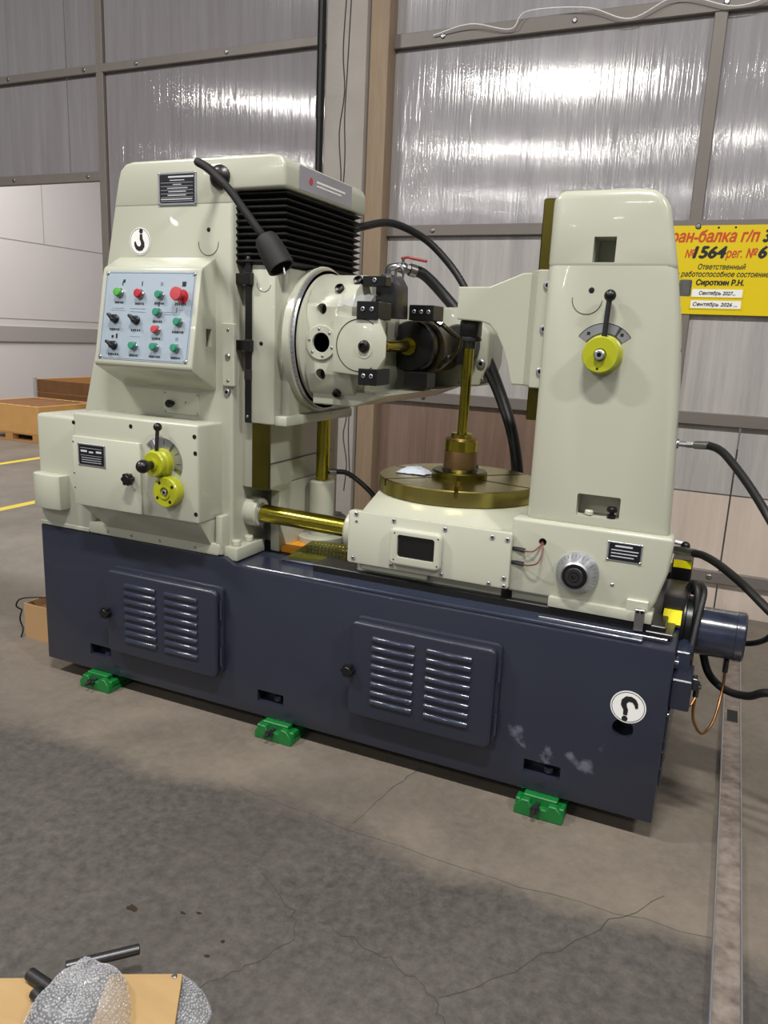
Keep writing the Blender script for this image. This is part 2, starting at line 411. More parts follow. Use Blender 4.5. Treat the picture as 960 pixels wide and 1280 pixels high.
# ------------------------------------------------------------------ setting
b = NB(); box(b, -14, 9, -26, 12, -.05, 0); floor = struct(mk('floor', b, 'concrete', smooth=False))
def flat_poly(bm, pts, w, z=.0008):
    P = [Vector((p[0], p[1], z)) for p in pts]
    Q = []
    for i in range(len(P)-1):
        for k in range(6):
            Q.append(P[i].lerp(P[i+1], k/6) + Vector((random.uniform(-1, 1), random.uniform(-1, 1), 0))*.010)
    Q.append(P[-1])
    l, r_ = [], []
    for i, p in enumerate(Q):
        d = (Q[min(i+1, len(Q)-1)]-Q[max(i-1, 0)]).normalized(); n = Vector((-d.y, d.x, 0)); ww = w*random.uniform(.4, 1.2)
        l.append(bm.verts.new(p+n*ww)); r_.append(bm.verts.new(p-n*ww))
    for i in range(len(Q)-1): bm.faces.new((l[i], r_[i], r_[i+1], l[i+1]))
    bmesh.ops.recalc_face_normals(bm, faces=bm.faces)
for pts, w in (([(1.652, -.708), (1.82, -.809), (1.873, -.907), (1.8, -1.047), (1.738, -1.145), (1.65, -1.3)], .0013),
               ([(1.85, .06), (1.811, -.174), (1.783, -.372)], .0013),
               ([(1.90, -.80), (1.979, -.821), (2.136, -.84), (2.285, -.905), (2.34, -1.0)], .0013),
               ([(2.285, -.905), (2.432, -.733), (2.615, -.467), (2.768, -.244)], .0016),
               ([(1.334, -.374), (1.769, -.404), (2.37, -.412), (2.905, -.36)], .0007)):
    b = NB(); flat_poly(b, pts, w); mk('floor_crack', b, 'crack', floor, smooth=False)
def stain(pts, m):
    b = NB(); vs = [b.verts.new((x, y, .0006)) for x, y in pts]; b.faces.new(vs); bmesh.ops.recalc_face_normals(b, faces=b.faces)
    for f in b.faces:
        if f.normal.z < 0: f.normal_flip()
    mk('oil_drop', b, m, floor, smooth=False)
mat('oil', (46, 36, 26), .3)
def blot(x, y, r):
    stain([(x + r*random.uniform(.5, 1.1)*math.cos(t*.7), y + r*random.uniform(.5, 1.1)*math.sin(t*.7)*.7) for t in range(9)], 'oil')
for x, y, r in ((1.405, -1.005, .022), (1.545, -.955, .010), (1.585, -.935, .010), (1.705, -.99, .010), (1.70, -1.05, .010)): blot(x, y, r)

# painted yellow floor lines
for i, (x, y0, y1) in enumerate(((-2.93, -6, 9), (-4.78, -6, 9))):
    b = NB(); box(b, x, x+.10, y0, y1, 0, .001); struct(mk('trim_%d' % (i+1), b, 'yellow_line', smooth=False))

# panelled wall behind the machine: posts, girts and ribbed translucent sheets
YW = 2.60
wall = bpy.data.objects.new('wall_back', None); COL.objects.link(wall); struct(wall)
def sheet(x0, x1, z0, z1, m, y=YW):
    b = NB(); box(b, x0, x1, y, y+.02, z0, z1); mk('wall_panel', b, m, wall, smooth=False)
for x0, x1 in ((.40, 2.41), (2.43, 4.6), (4.62, 8)):
    sheet(x0, x1, 3.48, 5.6, 'poly'); sheet(x0, x1, 2.30, 3.47, 'poly'); sheet(x0, x1, 1.22, 2.29, 'poly_low_lit')
sheet(.40, 1.62, 0, 1.21, 'poly_brown'); sheet(1.63, 2.41, .76, 1.21, 'poly_beige'); sheet(1.63, 2.82, 0, .75, 'poly_beige'); sheet(2.43, 2.82, .76, 1.21, 'poly_low_lit')
sheet(2.83, 4.6, .76, 1.21, 'poly_low_lit'); sheet(2.83, 4.6, 0, .75, 'poly_beige'); sheet(4.62, 8, 0, 1.21, 'poly_beige')
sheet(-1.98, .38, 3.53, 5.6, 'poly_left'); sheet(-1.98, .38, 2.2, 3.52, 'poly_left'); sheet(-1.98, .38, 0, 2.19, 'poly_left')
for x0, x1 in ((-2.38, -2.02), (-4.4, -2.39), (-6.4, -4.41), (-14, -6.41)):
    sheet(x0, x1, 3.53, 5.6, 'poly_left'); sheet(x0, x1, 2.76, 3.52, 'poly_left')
def girt(x0, x1, z, h=.075, m='girt'):
    b = NB(); box(b, x0, x1, YW-.035, YW, z-h/2, z+h/2, .004, 1); g = mk('girt', b, m, wall)
    x = x0+.35
    while x < min(x1, 5): screw(g, x, YW-.035, z, .016, ME_RIVET, 'bolt'); x += .82
girt(.46, 8, 3.455, .085); girt(.46, 8, 2.30, .07); girt(.46, 8, 1.205, .075); girt(1.6, 8, .24, .075)
girt(-2.0, .05, 3.52, .06); girt(-14, -2.04, 3.52, .06); girt(-14, -2.04, 2.745, .075)
for x, z0 in ((2.43, 0), (4.61, 0), (-2.02, 0)):
    b = NB(); box(b, x-.035, x+.035, YW-.03, YW+.02, z0, 5.6, .004, 1); mk('post', b, 'girt', wall)
b = NB(); tube(b, [(.75, 2.55, 3.46), (1.0, 2.53, 3.49), (1.25, 2.54, 3.44), (1.35, 2.53, 3.52), (1.7, 2.53, 3.50), (1.95, 2.54, 3.42), (2.2, 2.53, 3.50), (2.5, 2.54, 3.42), (2.75, 2.53, 3.47)], .003, 6); mk('loose_wire', b, 'paper', wall)
# concrete pillar, timber post and black conduit
b = NB(); box(b, .035, .335, 2.45, 2.75, 0, 5.6, .012); pil = struct(mk('pillar', b, 'pillar'))
for pts in ([(.18, 3.75), (.17, 3.4), (.19, 3.15), (.16, 2.9), (.175, 2.6), (.15, 2.3)], [(.215, 3.75), (.205, 3.3), (.195, 3.0), (.205, 2.75), (.19, 2.4)], [(.27, 1.3), (.28, 1.05), (.26, .9), (.285, .7), (.27, .5)], [(.31, 1.25), (.30, .95), (.315, .6)]):
    b = NB(); tube(b, [(x + random.uniform(-.006, .006), 2.449, z) for x, z in pts], .004, 5, 4); mk('pillar_crack', b, 'crack', pil)
b = NB(); box(b, .345, .475, 2.48, 2.62, 0, 5.6, .006); struct(mk('timber_post', b, 'wood_post'))
b = NB(); tube(b, [(.01, 2.44, z) for z in (0, 2, 3.05)], .024, 10, 4); tube(b, [(.01, 2.44, 3.0), (.01, 2.44, 5.6)], .028, 10, 4); tag(mk('conduit', b, 'black'), 'black cable conduit running up the concrete pillar', 'conduit')

# far white cladding seen through the gateway
b = NB(); box(b, -8.6, -8.5, 2.7, 12, 0, 5.6); wl = struct(mk('wall_left', b, 'white_wall', smooth=False))
for z0, z1, pr, m in ((2.90, 2.915, .004, 'grey_band'), (1.62, 1.635, .004, 'grey_band'), (1.25, 1.50, .03, 'grey_band')):
    b = NB(); box(b, -8.5, -8.5+pr, 2.7, 12, z0, z1); mk('cladding_strip', b, m, wl, smooth=False)
b = NB(); box(b, -8.5, -8.496, 7.9, 7.915, 2.915, 5.6); mk('cladding_strip', b, 'grey_band', wl, smooth=False)
b = NB(); box(b, -14, 4, 11.9, 12, 0, 5.6); struct(mk('wall_far', b, 'white_wall', smooth=False))

# ------------------------------------------------------------------ the gear hobbing machine
M = thing('gear_hobbing_machine', 'large cream and dark blue gear hobbing machine standing on green wedges', 'machine')

# bed
b = NB(); prism(b, [(0, .07), (2.70, .07), (2.70, .68), (1.60, .68), (1.04, .692), (1.0, .715), (0, .715)], 'y', 0, 1.0, .007, 2)
bed = mk('bed', b, 'navy_scuffed', M, label='dark blue cast bed')
cs = []
for x0, x1, z0, z1 in ((.265, .385, .145, .195), (1.159, 1.281, .134, .184), (2.261, 2.389, .137, .187)):
    c = NB(); box(c, x0, x1, -.05, .06, z0, z1); cs.append(c)
c = NB(); cyl(c, (2.573, -.05, .383), (2.573, .09, .383), .034, n=28); cs.append(c)
c = NB(); box(c, 1.46, 1.56, .03, .075, .64, .75); cs.append(c)
cut(bed, cs)
hook_sign(bed, 2.582, 0, .463, .056, True)
for x in (.325, 1.22, 2.325):
    b = NB(); cyl(b, (x+.02, .03, .145), (x+.02, .03, .165), .018, n=6); mk('anchor_nut', b, 'navy', bed)
b = NB(); box(b, 1.06, 2.60, .012, .16, .680, .6935, .003, 1); mk('bed_apron', b, 'navy_gloss', bed)
b = NB(); box(b, 1.35, 2.66, .09, .22, .69, .722, .003, 1); mk('slideway', b, 'black', bed)
b = NB(); box(b, 1.35, 2.66, .78, .93, .69, .722, .003, 1); mk('slideway', b, 'black', bed)
b = NB(); box(b, 2.255, 2.672, .045, .056, .69, .698, .001, 1); mk('scale_strip', b, 'steel', bed)
b = NB(); box(b, 2.60, 2.685, .075, .20, .69, .705, .002, 1); mk('grease_tray', b, 'steel_dark', bed)
for z in (.45, .36, .32, .26): screw(bed, 2.702, .02, z, .010, ME_PLUG, 'bolt', (0, 0, R(90)))
b = NB(); box(b, 2.70, 2.708, .02, .98, .20, .46, .002, 1); mk('end_cover', b, 'navy', bed)

# louvred access doors
_b = NB()
pr = [(.0115*math.cos(R(a)), .0085*math.sin(R(a))) for a in range(0, 181, 20)]
t_ = NB(); loft(t_, [(-.084, -abs(y)*1.3, x) for x, y in pr], [(.084, -abs(y)*1.3, x) for x, y in pr], .003, 2); merge(_b, t_)
ME_LOUVRE = mesh_of(_b, 'navy_gloss', name='louvre')
_b = NB()
for i in range(6):
    a = R(60*i); cyl(_b, (.016*math.cos(a), 0, .016*math.sin(a)), (.016*math.cos(a), -.02, .016*math.sin(a)), .0095, n=10)
cyl(_b, (0, 0, 0), (0, -.022, 0), .018, n=16, bev=.003); cyl(_b, (0, .02, 0), (0, 0, 0), .009, n=10)
ME_STAR = mesh_of(_b, 'black', name='star_knob')
def access_door(x0, x1):
    b = NB(); prism(b, rrect(x0+.01, x1+.012, .222, .592, .022), 'y', -.018, .004, .004, 2); d = mk('access_door', b, 'navy', M, label='louvred dark blue access door')
    b = NB(); prism(b, rrect(x0, x1, .208, .580, .026), 'y', -.046, -.018, .011, 4); mk('door_leaf', b, 'navy', d)
    for cx in ((x0+.19, x0+.403) if x0 < 1 else (x0+.18, x0+.393)):
        for k in range(8): link('louvre', ME_LOUVRE, d, (cx-.003, -.044, .526-k*.0352))
    link('star_knob', ME_STAR, d, (x0+.004, -.05, .388))
    for z in (.50, .30):
        b = NB(); cyl(b, (x1+.010, -.028, z-.04), (x1+.010, -.028, z+.04), .0045, n=10); mk('hinge', b, 'navy_gloss', d)
access_door(.415, .990); access_door(1.588, 2.145)

# main column
col_poly = [(.235, .715), (1.0, .715), (1.0, 2.10), (.449, 2.10), (.437, 2.045), (.389, 1.837), (.307, 1.485), (.237, 1.24)]
b = NB(); prism(b, col_poly, 'y', .05, .95, .012, 3); column = mk('main_column', b, 'cream', M)
hood = [(.437, 2.047), (.462, 2.15), (.474, 2.185), (.502, 2.208), (.54, 2.215), (1.165, 2.215), (1.205, 2.207), (1.226, 2.18), (1.227, 2.10), (1.0, 2.10), (1.0, 2.047)]
b = NB(); prism(b, hood, 'y', .0485, .70, .012, 3); mk('hood', b, 'cream', column)
b = NB(); box(b, .62, 1.14, .10, .60, 2.213, 2.219, .001, 1); mk('hood_lid', b, 'black', column)
for x in (.66, .86, 1.08): screw(column, x, .14, 2.219, .007, ME_RIVET, 'lid_screw', (R(-90), 0, 0))
b = NB(); box(b, 1.2265, 1.2285, .14, .56, 2.110, 2.192); mk('maker_plate', b, 'plate_bright', column, label='bright metal maker plate with faint worn lettering')
b = NB(); box(b, 1.2284, 1.2290, .27, .50, 2.153, 2.160); box(b, 1.2284, 1.2290, .27, .47, 2.140, 2.145); mk('plate_lettering', b, 'white_paint', column, smooth=False)
b = NB(); lathe(b, (1.2285, .225, 2.150), (1, 0, 0), [(.014, 0), (.014, .0008), (0, .0008)], 14); mk('plate_emblem', b, 'btn_red_soft', column)
name_plate(column, .663, .842, 2.052, 2.168, .048, [(.28, .94, .83, .05), (.32, .70, .74, .025), (.08, .92, .675, .008), (.40, .62, .61, .025), (.08, .92, .565, .008), (.25, .78, .50, .025), (.08, .92, .45, .008), (.28, .74, .395, .025), (.08, .92, .34, .008), (.26, .74, .28, .03), (.08, .92, .23, .008), (.08, .90, .16, .03), (.08, .92, .11, .008)])
hook_sign(column, .567, .0495, 1.922, .052, False)
screw(column, .894, .05, 1.962, .008, ME_PLUG, 'plug')
b = NB(); ring_sector(b, (.893, 1.915), .0445, .046, 175, 365, .0485, .05, 24); mk('cover_seam', b, 'steel_dark', column)
# left wing
b = NB(); box(b, .005, .31, .0, .90, .716, 1.212, .016, 3); wing = mk('side_wing', b, 'cream', M)
b = NB(); prism(b, [(.000, .02), (-.004, -.012), (.010, -.036), (.045, -.052), (.10, -.058), (.178, -.050), (.184, .004)], 'z', .805, .955, .006, 2); mk('bulged_cover', b, 'cream', wing)
b = NB(); box(b, .004, .292, -.004, .02, .716, .735, .003, 1); mk('base_lip', b, 'cream', wing)
# gearbox
b = NB(); box(b, .325, .95, -.1, .06, .862, 1.247, .010, 3)
loft(b, [(.40, -.004, .755), (.935, -.004, .755), (.955, .06, .755), (.36, .06, .755)], [(.336, -.092, .864), (.945, -.092, .864), (.95, .06, .864), (.33, .06, .864)], .004, 1)
gb = mk('gearbox', b, 'cream', M)
b = NB(); prism(b, rrect(.292, .976, .718, .765, .012), 'y', -.006, .05, .004, 2); mk('base_flange', b, 'cream', gb)
for x in (.40, .53, .68, .86): screw(gb, x, -.006, .737, .006, ME_RIVET, 'flange_screw')
b = NB(); box(b, .955, .985, .0, .06, .72, .88, .006, 2); mk('corner_rib', b, 'cream', gb)
b = NB(); box(b, .330, .680, -.113, -.098, .868, 1.153, .004, 2); cd = mk('cover_door', b, 'cream_plate', gb)
name_plate(gb, .361, .505, 1.037, 1.127, -.113, [(.10, .90, .80, .012), (.12, .35, .62, .09), (.42, .58, .60, .07), (.68, .88, .62, .09), (.1, .9, .47, .01), (.14, .86, .36, .02), (.14, .86, .26, .02), (.14, .86, .16, .02)], 'gear_chart_plate')
o = link('star_knob', ME_STAR, gb, (.645, -.135, 1.012)); 
for x, z in ((.329, 1.205), (.628, 1.215), (.935, 1.202), (.938, 1.139), (.938, .902)): screw(gb, x, -.1, z, .0085, ME_PLUG, 'cap_screw')
for z in (1.13, 1.00, .94): screw(gb, .335, -.113, z, .004, ME_RIVET, 'hinge_pin')
b = NB(); lathe(b, (.78, -.099, 1.088), (0, -1, 0), [(.056, 0), (.056, .028), (.050, .034), (.050, .050), (.046, .056), (.022, .056), (.022, .062), (0, .062)], 36); hub = mk('lever_hub', b, 'yellow_green', gb, label='yellow-green lever hub')
b = NB(); ball(b, (.778, -.205, 1.086), .026, 1, 1.15, 1); cyl(b, (.778, -.155, 1.086), (.778, -.20, 1.086), .016, n=16); mk('ball_knob', b, 'black', gb)
b = NB(); cyl(b, (.782, -.135, 1.125), (.790, -.135, 1.222), .0075, n=14); mk('lever_rod', b, 'steel_dark', gb)
b = NB(); ball(b, (.791, -.135, 1.229), .0165); mk('lever_ball', b, 'black', gb)
b = NB(); ring_sector(b, (.78, 1.088), .060, .098, -25, 140, -.1015, -.0995, 26); mk('dial_plate', b, 'alu', gb)
b = NB()
for a in (0, 28, 55, 82, 110, 132): 
    t = R(a); c_, s_ = math.cos(t), math.sin(t)
    prism(b, [(.78+r*c_-q*s_, 1.088+r*s_+q*c_) for r, q in ((.07, -.0012), (.092, -.0012), (.092, .0012), (.07, .0012))], 'y', -.1022, -.1014)
mk('dial_marks', b, 'ink', gb, smooth=False)
b = NB(); lathe(b, (.823, -.099, .981), (0, -1, 0), [(.060, 0), (.060, .036), (.056, .042), (.026, .042), (.026, .046), (.020, .046), (.020, .040), (0, .040)], 36); mk('dial_wheel', b, 'yellow_green', gb, label='yellow-green round cap with socket holes')
for a in (35, 125, 215, 305): screw(gb, .823+.043*math.cos(R(a)), -.141, .981+.043*math.sin(R(a)), .0065, ME_PLUG, 'socket_hole')
screw(gb, .823, -.139, .981, .012, ME_SCREW, 'centre_screw')
# control box on the column
b = NB(); prism(b, [(.06, 1.868), (.05, 1.862), (-.028, 1.818), (-.034, 1.805), (-.1, 1.455), (-.094, 1.442), (.06, 1.362)], 'x', .452, .925, .006, 2)
cbx = mk('control_box', b, 'cream', M)
c = NB(); box(c, .90, .95, -.012, .022, 1.535, 1.60); cut(cbx, [c])
screw(cbx, .903, .008, 1.555, .009, ME_RIVET, 'pocket_bolt', (0, 0, R(90)))
sl_ = .19; nn = Vector((0, -1, sl_)).normalized(); dv = Vector((0, -sl_, -1)).normalized(); P0 = Vector((0, -.030, 1.80))
TILT = Matrix(((1, 0, 0), (0, -nn.y, -dv.y), (0, -nn.z, -dv.z))).to_euler()   # local -y -> panel normal
def onpanel(x, v, off=0): return Vector((x, 0, 0)) + P0 + dv*v + nn*off
def panel_part(name, bm, m, x, v, off=0, label=None, rot=0):
    o = mk(name, bm, m, cbx, onpanel(x, v, off), label); o.rotation_euler = TILT
    return o
b = NB(); box(b, -.217, .217, -.004, .004, -.171, .171, .002, 1); panel_part('panel_plate', b, 'panel_alu', .688, .168, .002, 'pale blue-grey metal control panel plate')
b = NB()
for x0, x1, z0, z1 in ((-.21, .21, .163, .1645), (-.21, .21, -.1645, -.163), (-.2105, -.209, -.164, .164), (.209, .2105, -.164, .164)): box(b, x0, x1, -.0008, 0, z0, z1)
panel_part('border_print', b, 'ink_grey', .688, .168, .0062)
for sx in (-1, 1):
    for sz in (-1, 1):
        o = screw(cbx, 0, 0, 0, .007, ME_RIVET, 'corner_screw'); o.location = onpanel(.688+sx*.207, .168+sz*.161, .006); o.rotation_euler = TILT
def button(x, v, m, r=.0145, h=.022, name='push_button'):
    b = NB(); lathe(b, (0, 0, 0), (0, -1, 0), [(r*1.18, 0), (r*1.18, .006), (r*1.02, .009), (r*1.0, .01), (0, .01)], 22); panel_part('button_collar', b, 'steel', x, v, .006)
    b = NB(); lathe(b, (0, -.008, 0), (0, -1, 0), [(r, 0), (r, h-.010), (r*.88, h-.007), (0, h-.006)], 22); panel_part(name, b, m, x, v, .006)
button(.55, .082, 'btn_lime', .0165); button(.651, .085, 'btn_red', .0165); button(.749, .087, 'btn_green')
button(.747, .153, 'btn_green'); button(.748, .218, 'btn_red_soft'); button(.848, .186, 'btn_green')
for x in (.647, .749, .847): button(x, .283, 'btn_green')
b = NB(); lathe(b, (0, 0, 0), (0, -1, 0), [(.014, 0), (.014, .022), (.024, .028), (.026, .034), (.024, .042), (0, .044)], 26); panel_part('emergency_stop', b, 'btn_red_soft', .849, .088, .006, 'red mushroom emergency stop button')
b = NB(); lathe(b, (0, 0, 0), (0, -1, 0), [(.026, 0), (.026, .003), (0, .003)], 26); panel_part('emergency_stop_collar', b, 'btn_red', .851, .09, .005)
for x, v, a in ((.541, .182, 40), (.645, .184, 40), (.547, .284, 35)):
    b = NB(); lathe(b, (0, 0, 0), (0, -1, 0), [(.017, 0), (.017, .006), (.014, .009), (.014, .018), (0, .018)], 22)
    t_ = NB(); box(t_, -.023, .015, -.032, -.014, -.006, .006, .003, 2); bmesh.ops.rotate(t_, verts=t_.verts, cent=(0, 0, 0), matrix=Matrix.Rotation(R(a), 3, 'Y')); merge(b, t_)
    panel_part('selector_switch', b, 'black', x, v, .006)
def bars(lst, m):
    b = NB()
    for x, v, w, h in lst: box(b, x-.688-w/2, x-.688+w/2, -.0008, 0, .168-v-h/2, .168-v+h/2)
    o = panel_part('panel_print', b, m, .688, .168, .0062); o['kind'] = 'stuff'
lab = []
for x, v in ((.55, .118), (.651, .121), (.745, .118), (.845, .118), (.745, .186), (.846, .222), (.748, .250), (.541, .222), (.645, .222), (.547, .318), (.647, .318), (.749, .318), (.847, .318)):
    n = random.randint(5, 8); w = random.uniform(.038, .06)
    for k in range(n):
        lab.append((x - w/2 + w*(k+.5)/n, v, w/n*.6, random.choice((.007, .009, .009))))
bars(lab, 'ink')
ico = [(.56, .045, .004, .016), (.566, .036, .010, .012), (.655, .045, .004, .018), (.853, .044, .018, .018), (.745, .120, .007, .016), (.555, .247, .008, .018), (.535, .250, .010, .010)]
bars(ico, 'ink')
bars([(.548, .148, .07, .0012), (.548, .140, .06, .001), (.647, .152, .075, .0012), (.647, .140, .075, .0012), (.645, .246, .05, .0012), (.80, .150, .05, .0012), (.80, .158, .05, .0012), (.83, .140, .004, .02), (.85, .140, .02, .0015), (.845, .248, .012, .012), (.749, .045, .012, .014)], 'ink_grey')
# indicator plate below the box
b = NB(); box(b, .669, .846, .046, .052, 1.262, 1.351, .002, 1); mk('indicator_plate', b, 'cream_plate', column)
for x, z in ((.677, 1.27), (.838, 1.27), (.677, 1.343), (.838, 1.343), (.78, 1.31)): screw(column, x, .046, z, .0045, ME_RIVET, 'rivet')
b = NB(); lathe(b, (.716, .046, 1.303), (0, -1, 0), [(.010, 0), (.010, .01), (.016, .016), (.016, .028), (.012, .034), (0, .034)], 20); mk('round_knob', b, 'black', column)
# edge bracket
b = NB(); box(b, .962, 1.016, .036, .056, 1.388, 1.625, .004, 1); mk('edge_bracket', b, 'cream', column)
for z, r in ((1.60, .006), (1.50, .012), (1.41, .006)): screw(column, .99, .036, z, r, ME_RIVET, 'bracket_bolt')
screw(column, .978, .05, 1.365, .014, ME_SCREW, 'stud')
# gooseneck work lamp
b = NB(); lathe(b, (.95, .0485, 2.143), (0, -1, 0), [(.042, 0), (.042, .010), (.030, .022), (.020, .026), (0, .026)], 26); wlamp = mk('work_lamp', b, 'black', M, label='black gooseneck work lamp')
b = NB(); tube(b, [(.95, .03, 2.143), (.958, -.02, 2.155), (.955, -.075, 2.165), (.975, -.115, 2.158), (1.034, -.135, 2.130), (1.117, -.14, 2.066), (1.182, -.14, 1.995), (1.245, -.14, 1.925), (1.275, -.14, 1.895)], .0125, 12, 26, ribs=.10); mk('gooseneck', b, 'black_matte', wlamp)
b = NB(); lathe(b, (1.262, -.14, 1.912), (.56, 0, -.83), [(.014, 0), (.034, .006), (.040, .02), (.044, .05), (.047, .118), (.047, .124), (.040, .124), (.036, .09), (0, .085)], 30); mk('lamp_head', b, 'black_matte', wlamp)
b = NB(); cyl(b, (1.33, -.13, 1.815), (1.338, -.13, 1.790), .006, n=10); mk('lamp_switch', b, 'steel', wlamp)

# vertical ways, bellows, carriage
b = NB(); box(b, .985, 1.115, .12, .70, .985, 2.10, .006, 2); box(b, .985, 1.115, .31, .70, .715, 1.0, .006, 2); loft(b, [(.985, .25, .955), (1.10, .25, .955), (1.10, .5, .955), (.985, .5, .955)], [(.985, .121, .99), (1.114, .121, .99), (1.114, .5, .99), (.985, .5, .99)]); ways = mk('column_ways', b, 'cream', M)
b = NB(); box(b, 1.052, 1.130, .108, .125, .985, 1.30, .002, 1); mk('oiled_way', b, 'oiled_dark', ways)
b = NB(); box(b, 1.115, 1.12, .14, .66, 1.085, 1.088); mk('way_seam', b, 'steel_dark', ways)
b = NB(); box(b, .975, 1.045, .02, .22, .700, .752, .004, 2); mk('foot_block', b, 'cream', ways)
for x, y in ((1.012, .062), (1.012, .150)):
    b = NB(); cyl(b, (x, y, .752), (x, y, .775), .018, n=20, bev=.003); mk('foot_bolt', b, 'cream_plate', ways)
b = NB(); box(b, 1.055, 1.10, .245, .32, .695, .96, .003, 1); mk('foot_plate', b, 'cream', ways)
bel = bpy.data.objects.new('bellows', None); COL.objects.link(bel); bel.parent = M
_b = NB()
o_, i_ = [(1.0, .072), (1.222, .072), (1.222, .672), (1.0, .672)], [(1.0, .092), (1.196, .092), (1.196, .652), (1.0, .652)]
loft(_b, [(x, y, -.0122) for x, y in i_], [(x, y, -.001) for x, y in o_]); loft(_b, [(x, y, -.001) for x, y in o_], [(x, y, .001) for x, y in o_]); loft(_b, [(x, y, .001) for x, y in o_], [(x, y, .0122) for x, y in i_])
ME_FOLD = mesh_of(_b, 'bellows', name='bellows_fold')
for k in range(11): link('bellows_fold', ME_FOLD, bel, (0, 0, 1.852+k*.0236))
b = NB(); box(b, 1.06, 1.165, .088, .66, 1.250, 1.842, .006, 2); box(b, 1.15, 1.20, .135, .67, 1.275, 1.838, .012, 3); car = mk('hob_carriage', b, 'cream', M)
b = NB(); box(b, 1.10, 1.215, .10, .66, 1.246, 1.285, .006, 2); mk('carriage_ledge', b, 'cream', car)
screw(car, 1.105, .088, 1.555, .008, ME_PLUG, 'plug')
b = NB(); ring_sector(b, (1.115, 1.775), .030, .0312, 180, 350, .0868, .088, 20); mk('cover_seam', b, 'steel_dark', car)
b = NB(); box(b, 1.036, 1.062, .080, .10, 1.25, 1.885, .002, 1); rack = mk('stop_bar', b, 'black', car)
for z in (1.790, 1.545):
    b = NB(); box(b, .984, 1.050, .072, .098, z-.019, z+.019, .003, 1); box(b, 1.040, 1.070, .062, .10, z-.022, z+.022, .003, 1); mk('stop_dog', b, 'black', car)
b = NB(); box(b, 1.034, 1.064, .078, .102, 1.415, 1.455, .002, 1); mk('bar_joint', b, 'steel_dark', car)
for z in (1.865, 1.275): screw(car, 1.05, .08, z, .006, ME_RIVET, 'bar_screw')
# swivel and hob head
YC, ZC = .375, 1.575
b = NB(); lathe(b, (1.195, YC, ZC), (1, 0, 0), [(.286, 0), (.286, .026), (.282, .03), (.272, .03), (.270, .034), (.270, .045), (0, .045)], 72); sw = mk('swivel_disc', b, 'cream', M)
b = NB(); lathe(b, (1.226, YC, ZC), (1, 0, 0), [(.2745, 0), (.2745, .014), (0, .014)], 72); mk('degree_ring', b, 'alu', sw, label='bright graduated ring')
b = NB()
for a in range(90, 272, 4):
    t = R(a); d_ = Vector((0, math.cos(t), math.sin(t))); s_ = Vector((0, -math.sin(t), math.cos(t))); p = Vector((0, YC, ZC)) + d_*.2746; w = .0010
    L_ = .009 if a % 20 == 10 else .005
    q = [p - s_*w, p + s_*w]; t_ = b
    vs = [t_.verts.new(Vector((1.228, 0, 0))+q[0]), t_.verts.new(Vector((1.228, 0, 0))+q[1]), t_.verts.new(Vector((1.228+L_, 0, 0))+q[1]), t_.verts.new(Vector((1.228+L_, 0, 0))+q[0])]
    t_.faces.new(vs)
mk('degree_marks', b, 'ink', sw, smooth=False)
b = NB(); lathe(b, (1.238, YC, ZC), (1, 0, 0), [(.258, 0), (.258, .014), (.250, .020), (.228, .030), (.222, .06), (0, .06)], 72); mk('swivel_drum', b, 'cream', sw)
prof = [(.15, 1.455), (.15, 1.70), (.185, 1.765), (.265, 1.822), (.50, 1.826), (.60, 1.72), (.60, 1.43), (.50, 1.335), (.265, 1.335), (.185, 1.385)]
b = NB(); prism(b, prof, 'x', 1.262, 1.455, .008, 2); head = mk('hob_head', b, 'cream', M)
cs = []
for x, z in ((1.328, 1.691), (1.328, 1.452)):
    c = NB(); cyl(c, (x, .10, z), (x, .20, z), .021, n=20); cs.append(c)
c = NB(); cyl(c, (1.332, .10, 1.569), (1.332, .24, 1.569), .036, n=28); cs.append(c)
cut(head, cs)
b = NB(); lathe(b, (1.332, .150, 1.569), (0, -1, 0), [(.064, -.002), (.064, .006), (.062, .008), (.037, .008), (.037, -.002)], 40); mk('bore_ring', b, 'cream', head)
for x, z, r in ((1.328, 1.691, .020), (1.328, 1.452, .020), (1.332, 1.569, .0355)):
    b = NB(); cyl(b, (x, .19, z), (x, .195, z), r, n=24); mk('bore_bottom', b, 'black_matte', head)
for a in (45, 100, 170, 225, 280, 340): screw(head, 1.332+0.050*math.cos(R(a)), .142, 1.569+0.050*math.sin(R(a)), .005, ME_SCREW, 'ring_screw')
for x, y, z, rx in ((1.385, .185, 1.765, -40), (1.440, .225, 1.797, -40), (1.385, .185, 1.385, 40), (1.445, .225, 1.36, 40)):
    b = NB(); lathe(b, (0, 0, 0), (0, -1, 0), [(.017, -.01), (.017, .012), (.010, .014), (.010, .006), (0, .006)], 18); o = mk('head_bolt', b, 'black', head, (x, y, z)); o.rotation_euler = (R(rx), 0, 0)
octa = [(1.515+.108*math.cos(R(a))*1.02, 1.566+.112*math.sin(R(a))) for a in (22.5, 67.5, 112.5, 157.5, 202.5, 247.5, 292.5, 337.5)]
octa = [(1.395, 1.465), (1.395, 1.668), (1.575, 1.668), (1.612, 1.60), (1.612, 1.53), (1.56, 1.455)]
b = NB(); loft(b, [(x, .118, z) for x, z in octa], [(min(x, 1.57), .20, z) for x, z in octa], .005, 2); loft(b, [(min(x, 1.57), .19, z) for x, z in octa], [(min(x, 1.50), .27, z) for x, z in octa], .004, 1); brg = mk('end_bearing', b, 'cream', head)
b = NB(); ring_sector(b, (1.505, 1.566), .092, .0945, 55, 305, .1165, .1185, 40); mk('cap_groove', b, 'ink', head)
b = NB(); lathe(b, (1.525, .118, 1.563), (0, -1, 0), [(.023, -.004), (.023, .004), (.020, .012), (.012, .016), (.012, .008), (0, .008)], 24); mk('arbor_nut', b, 'black', head)
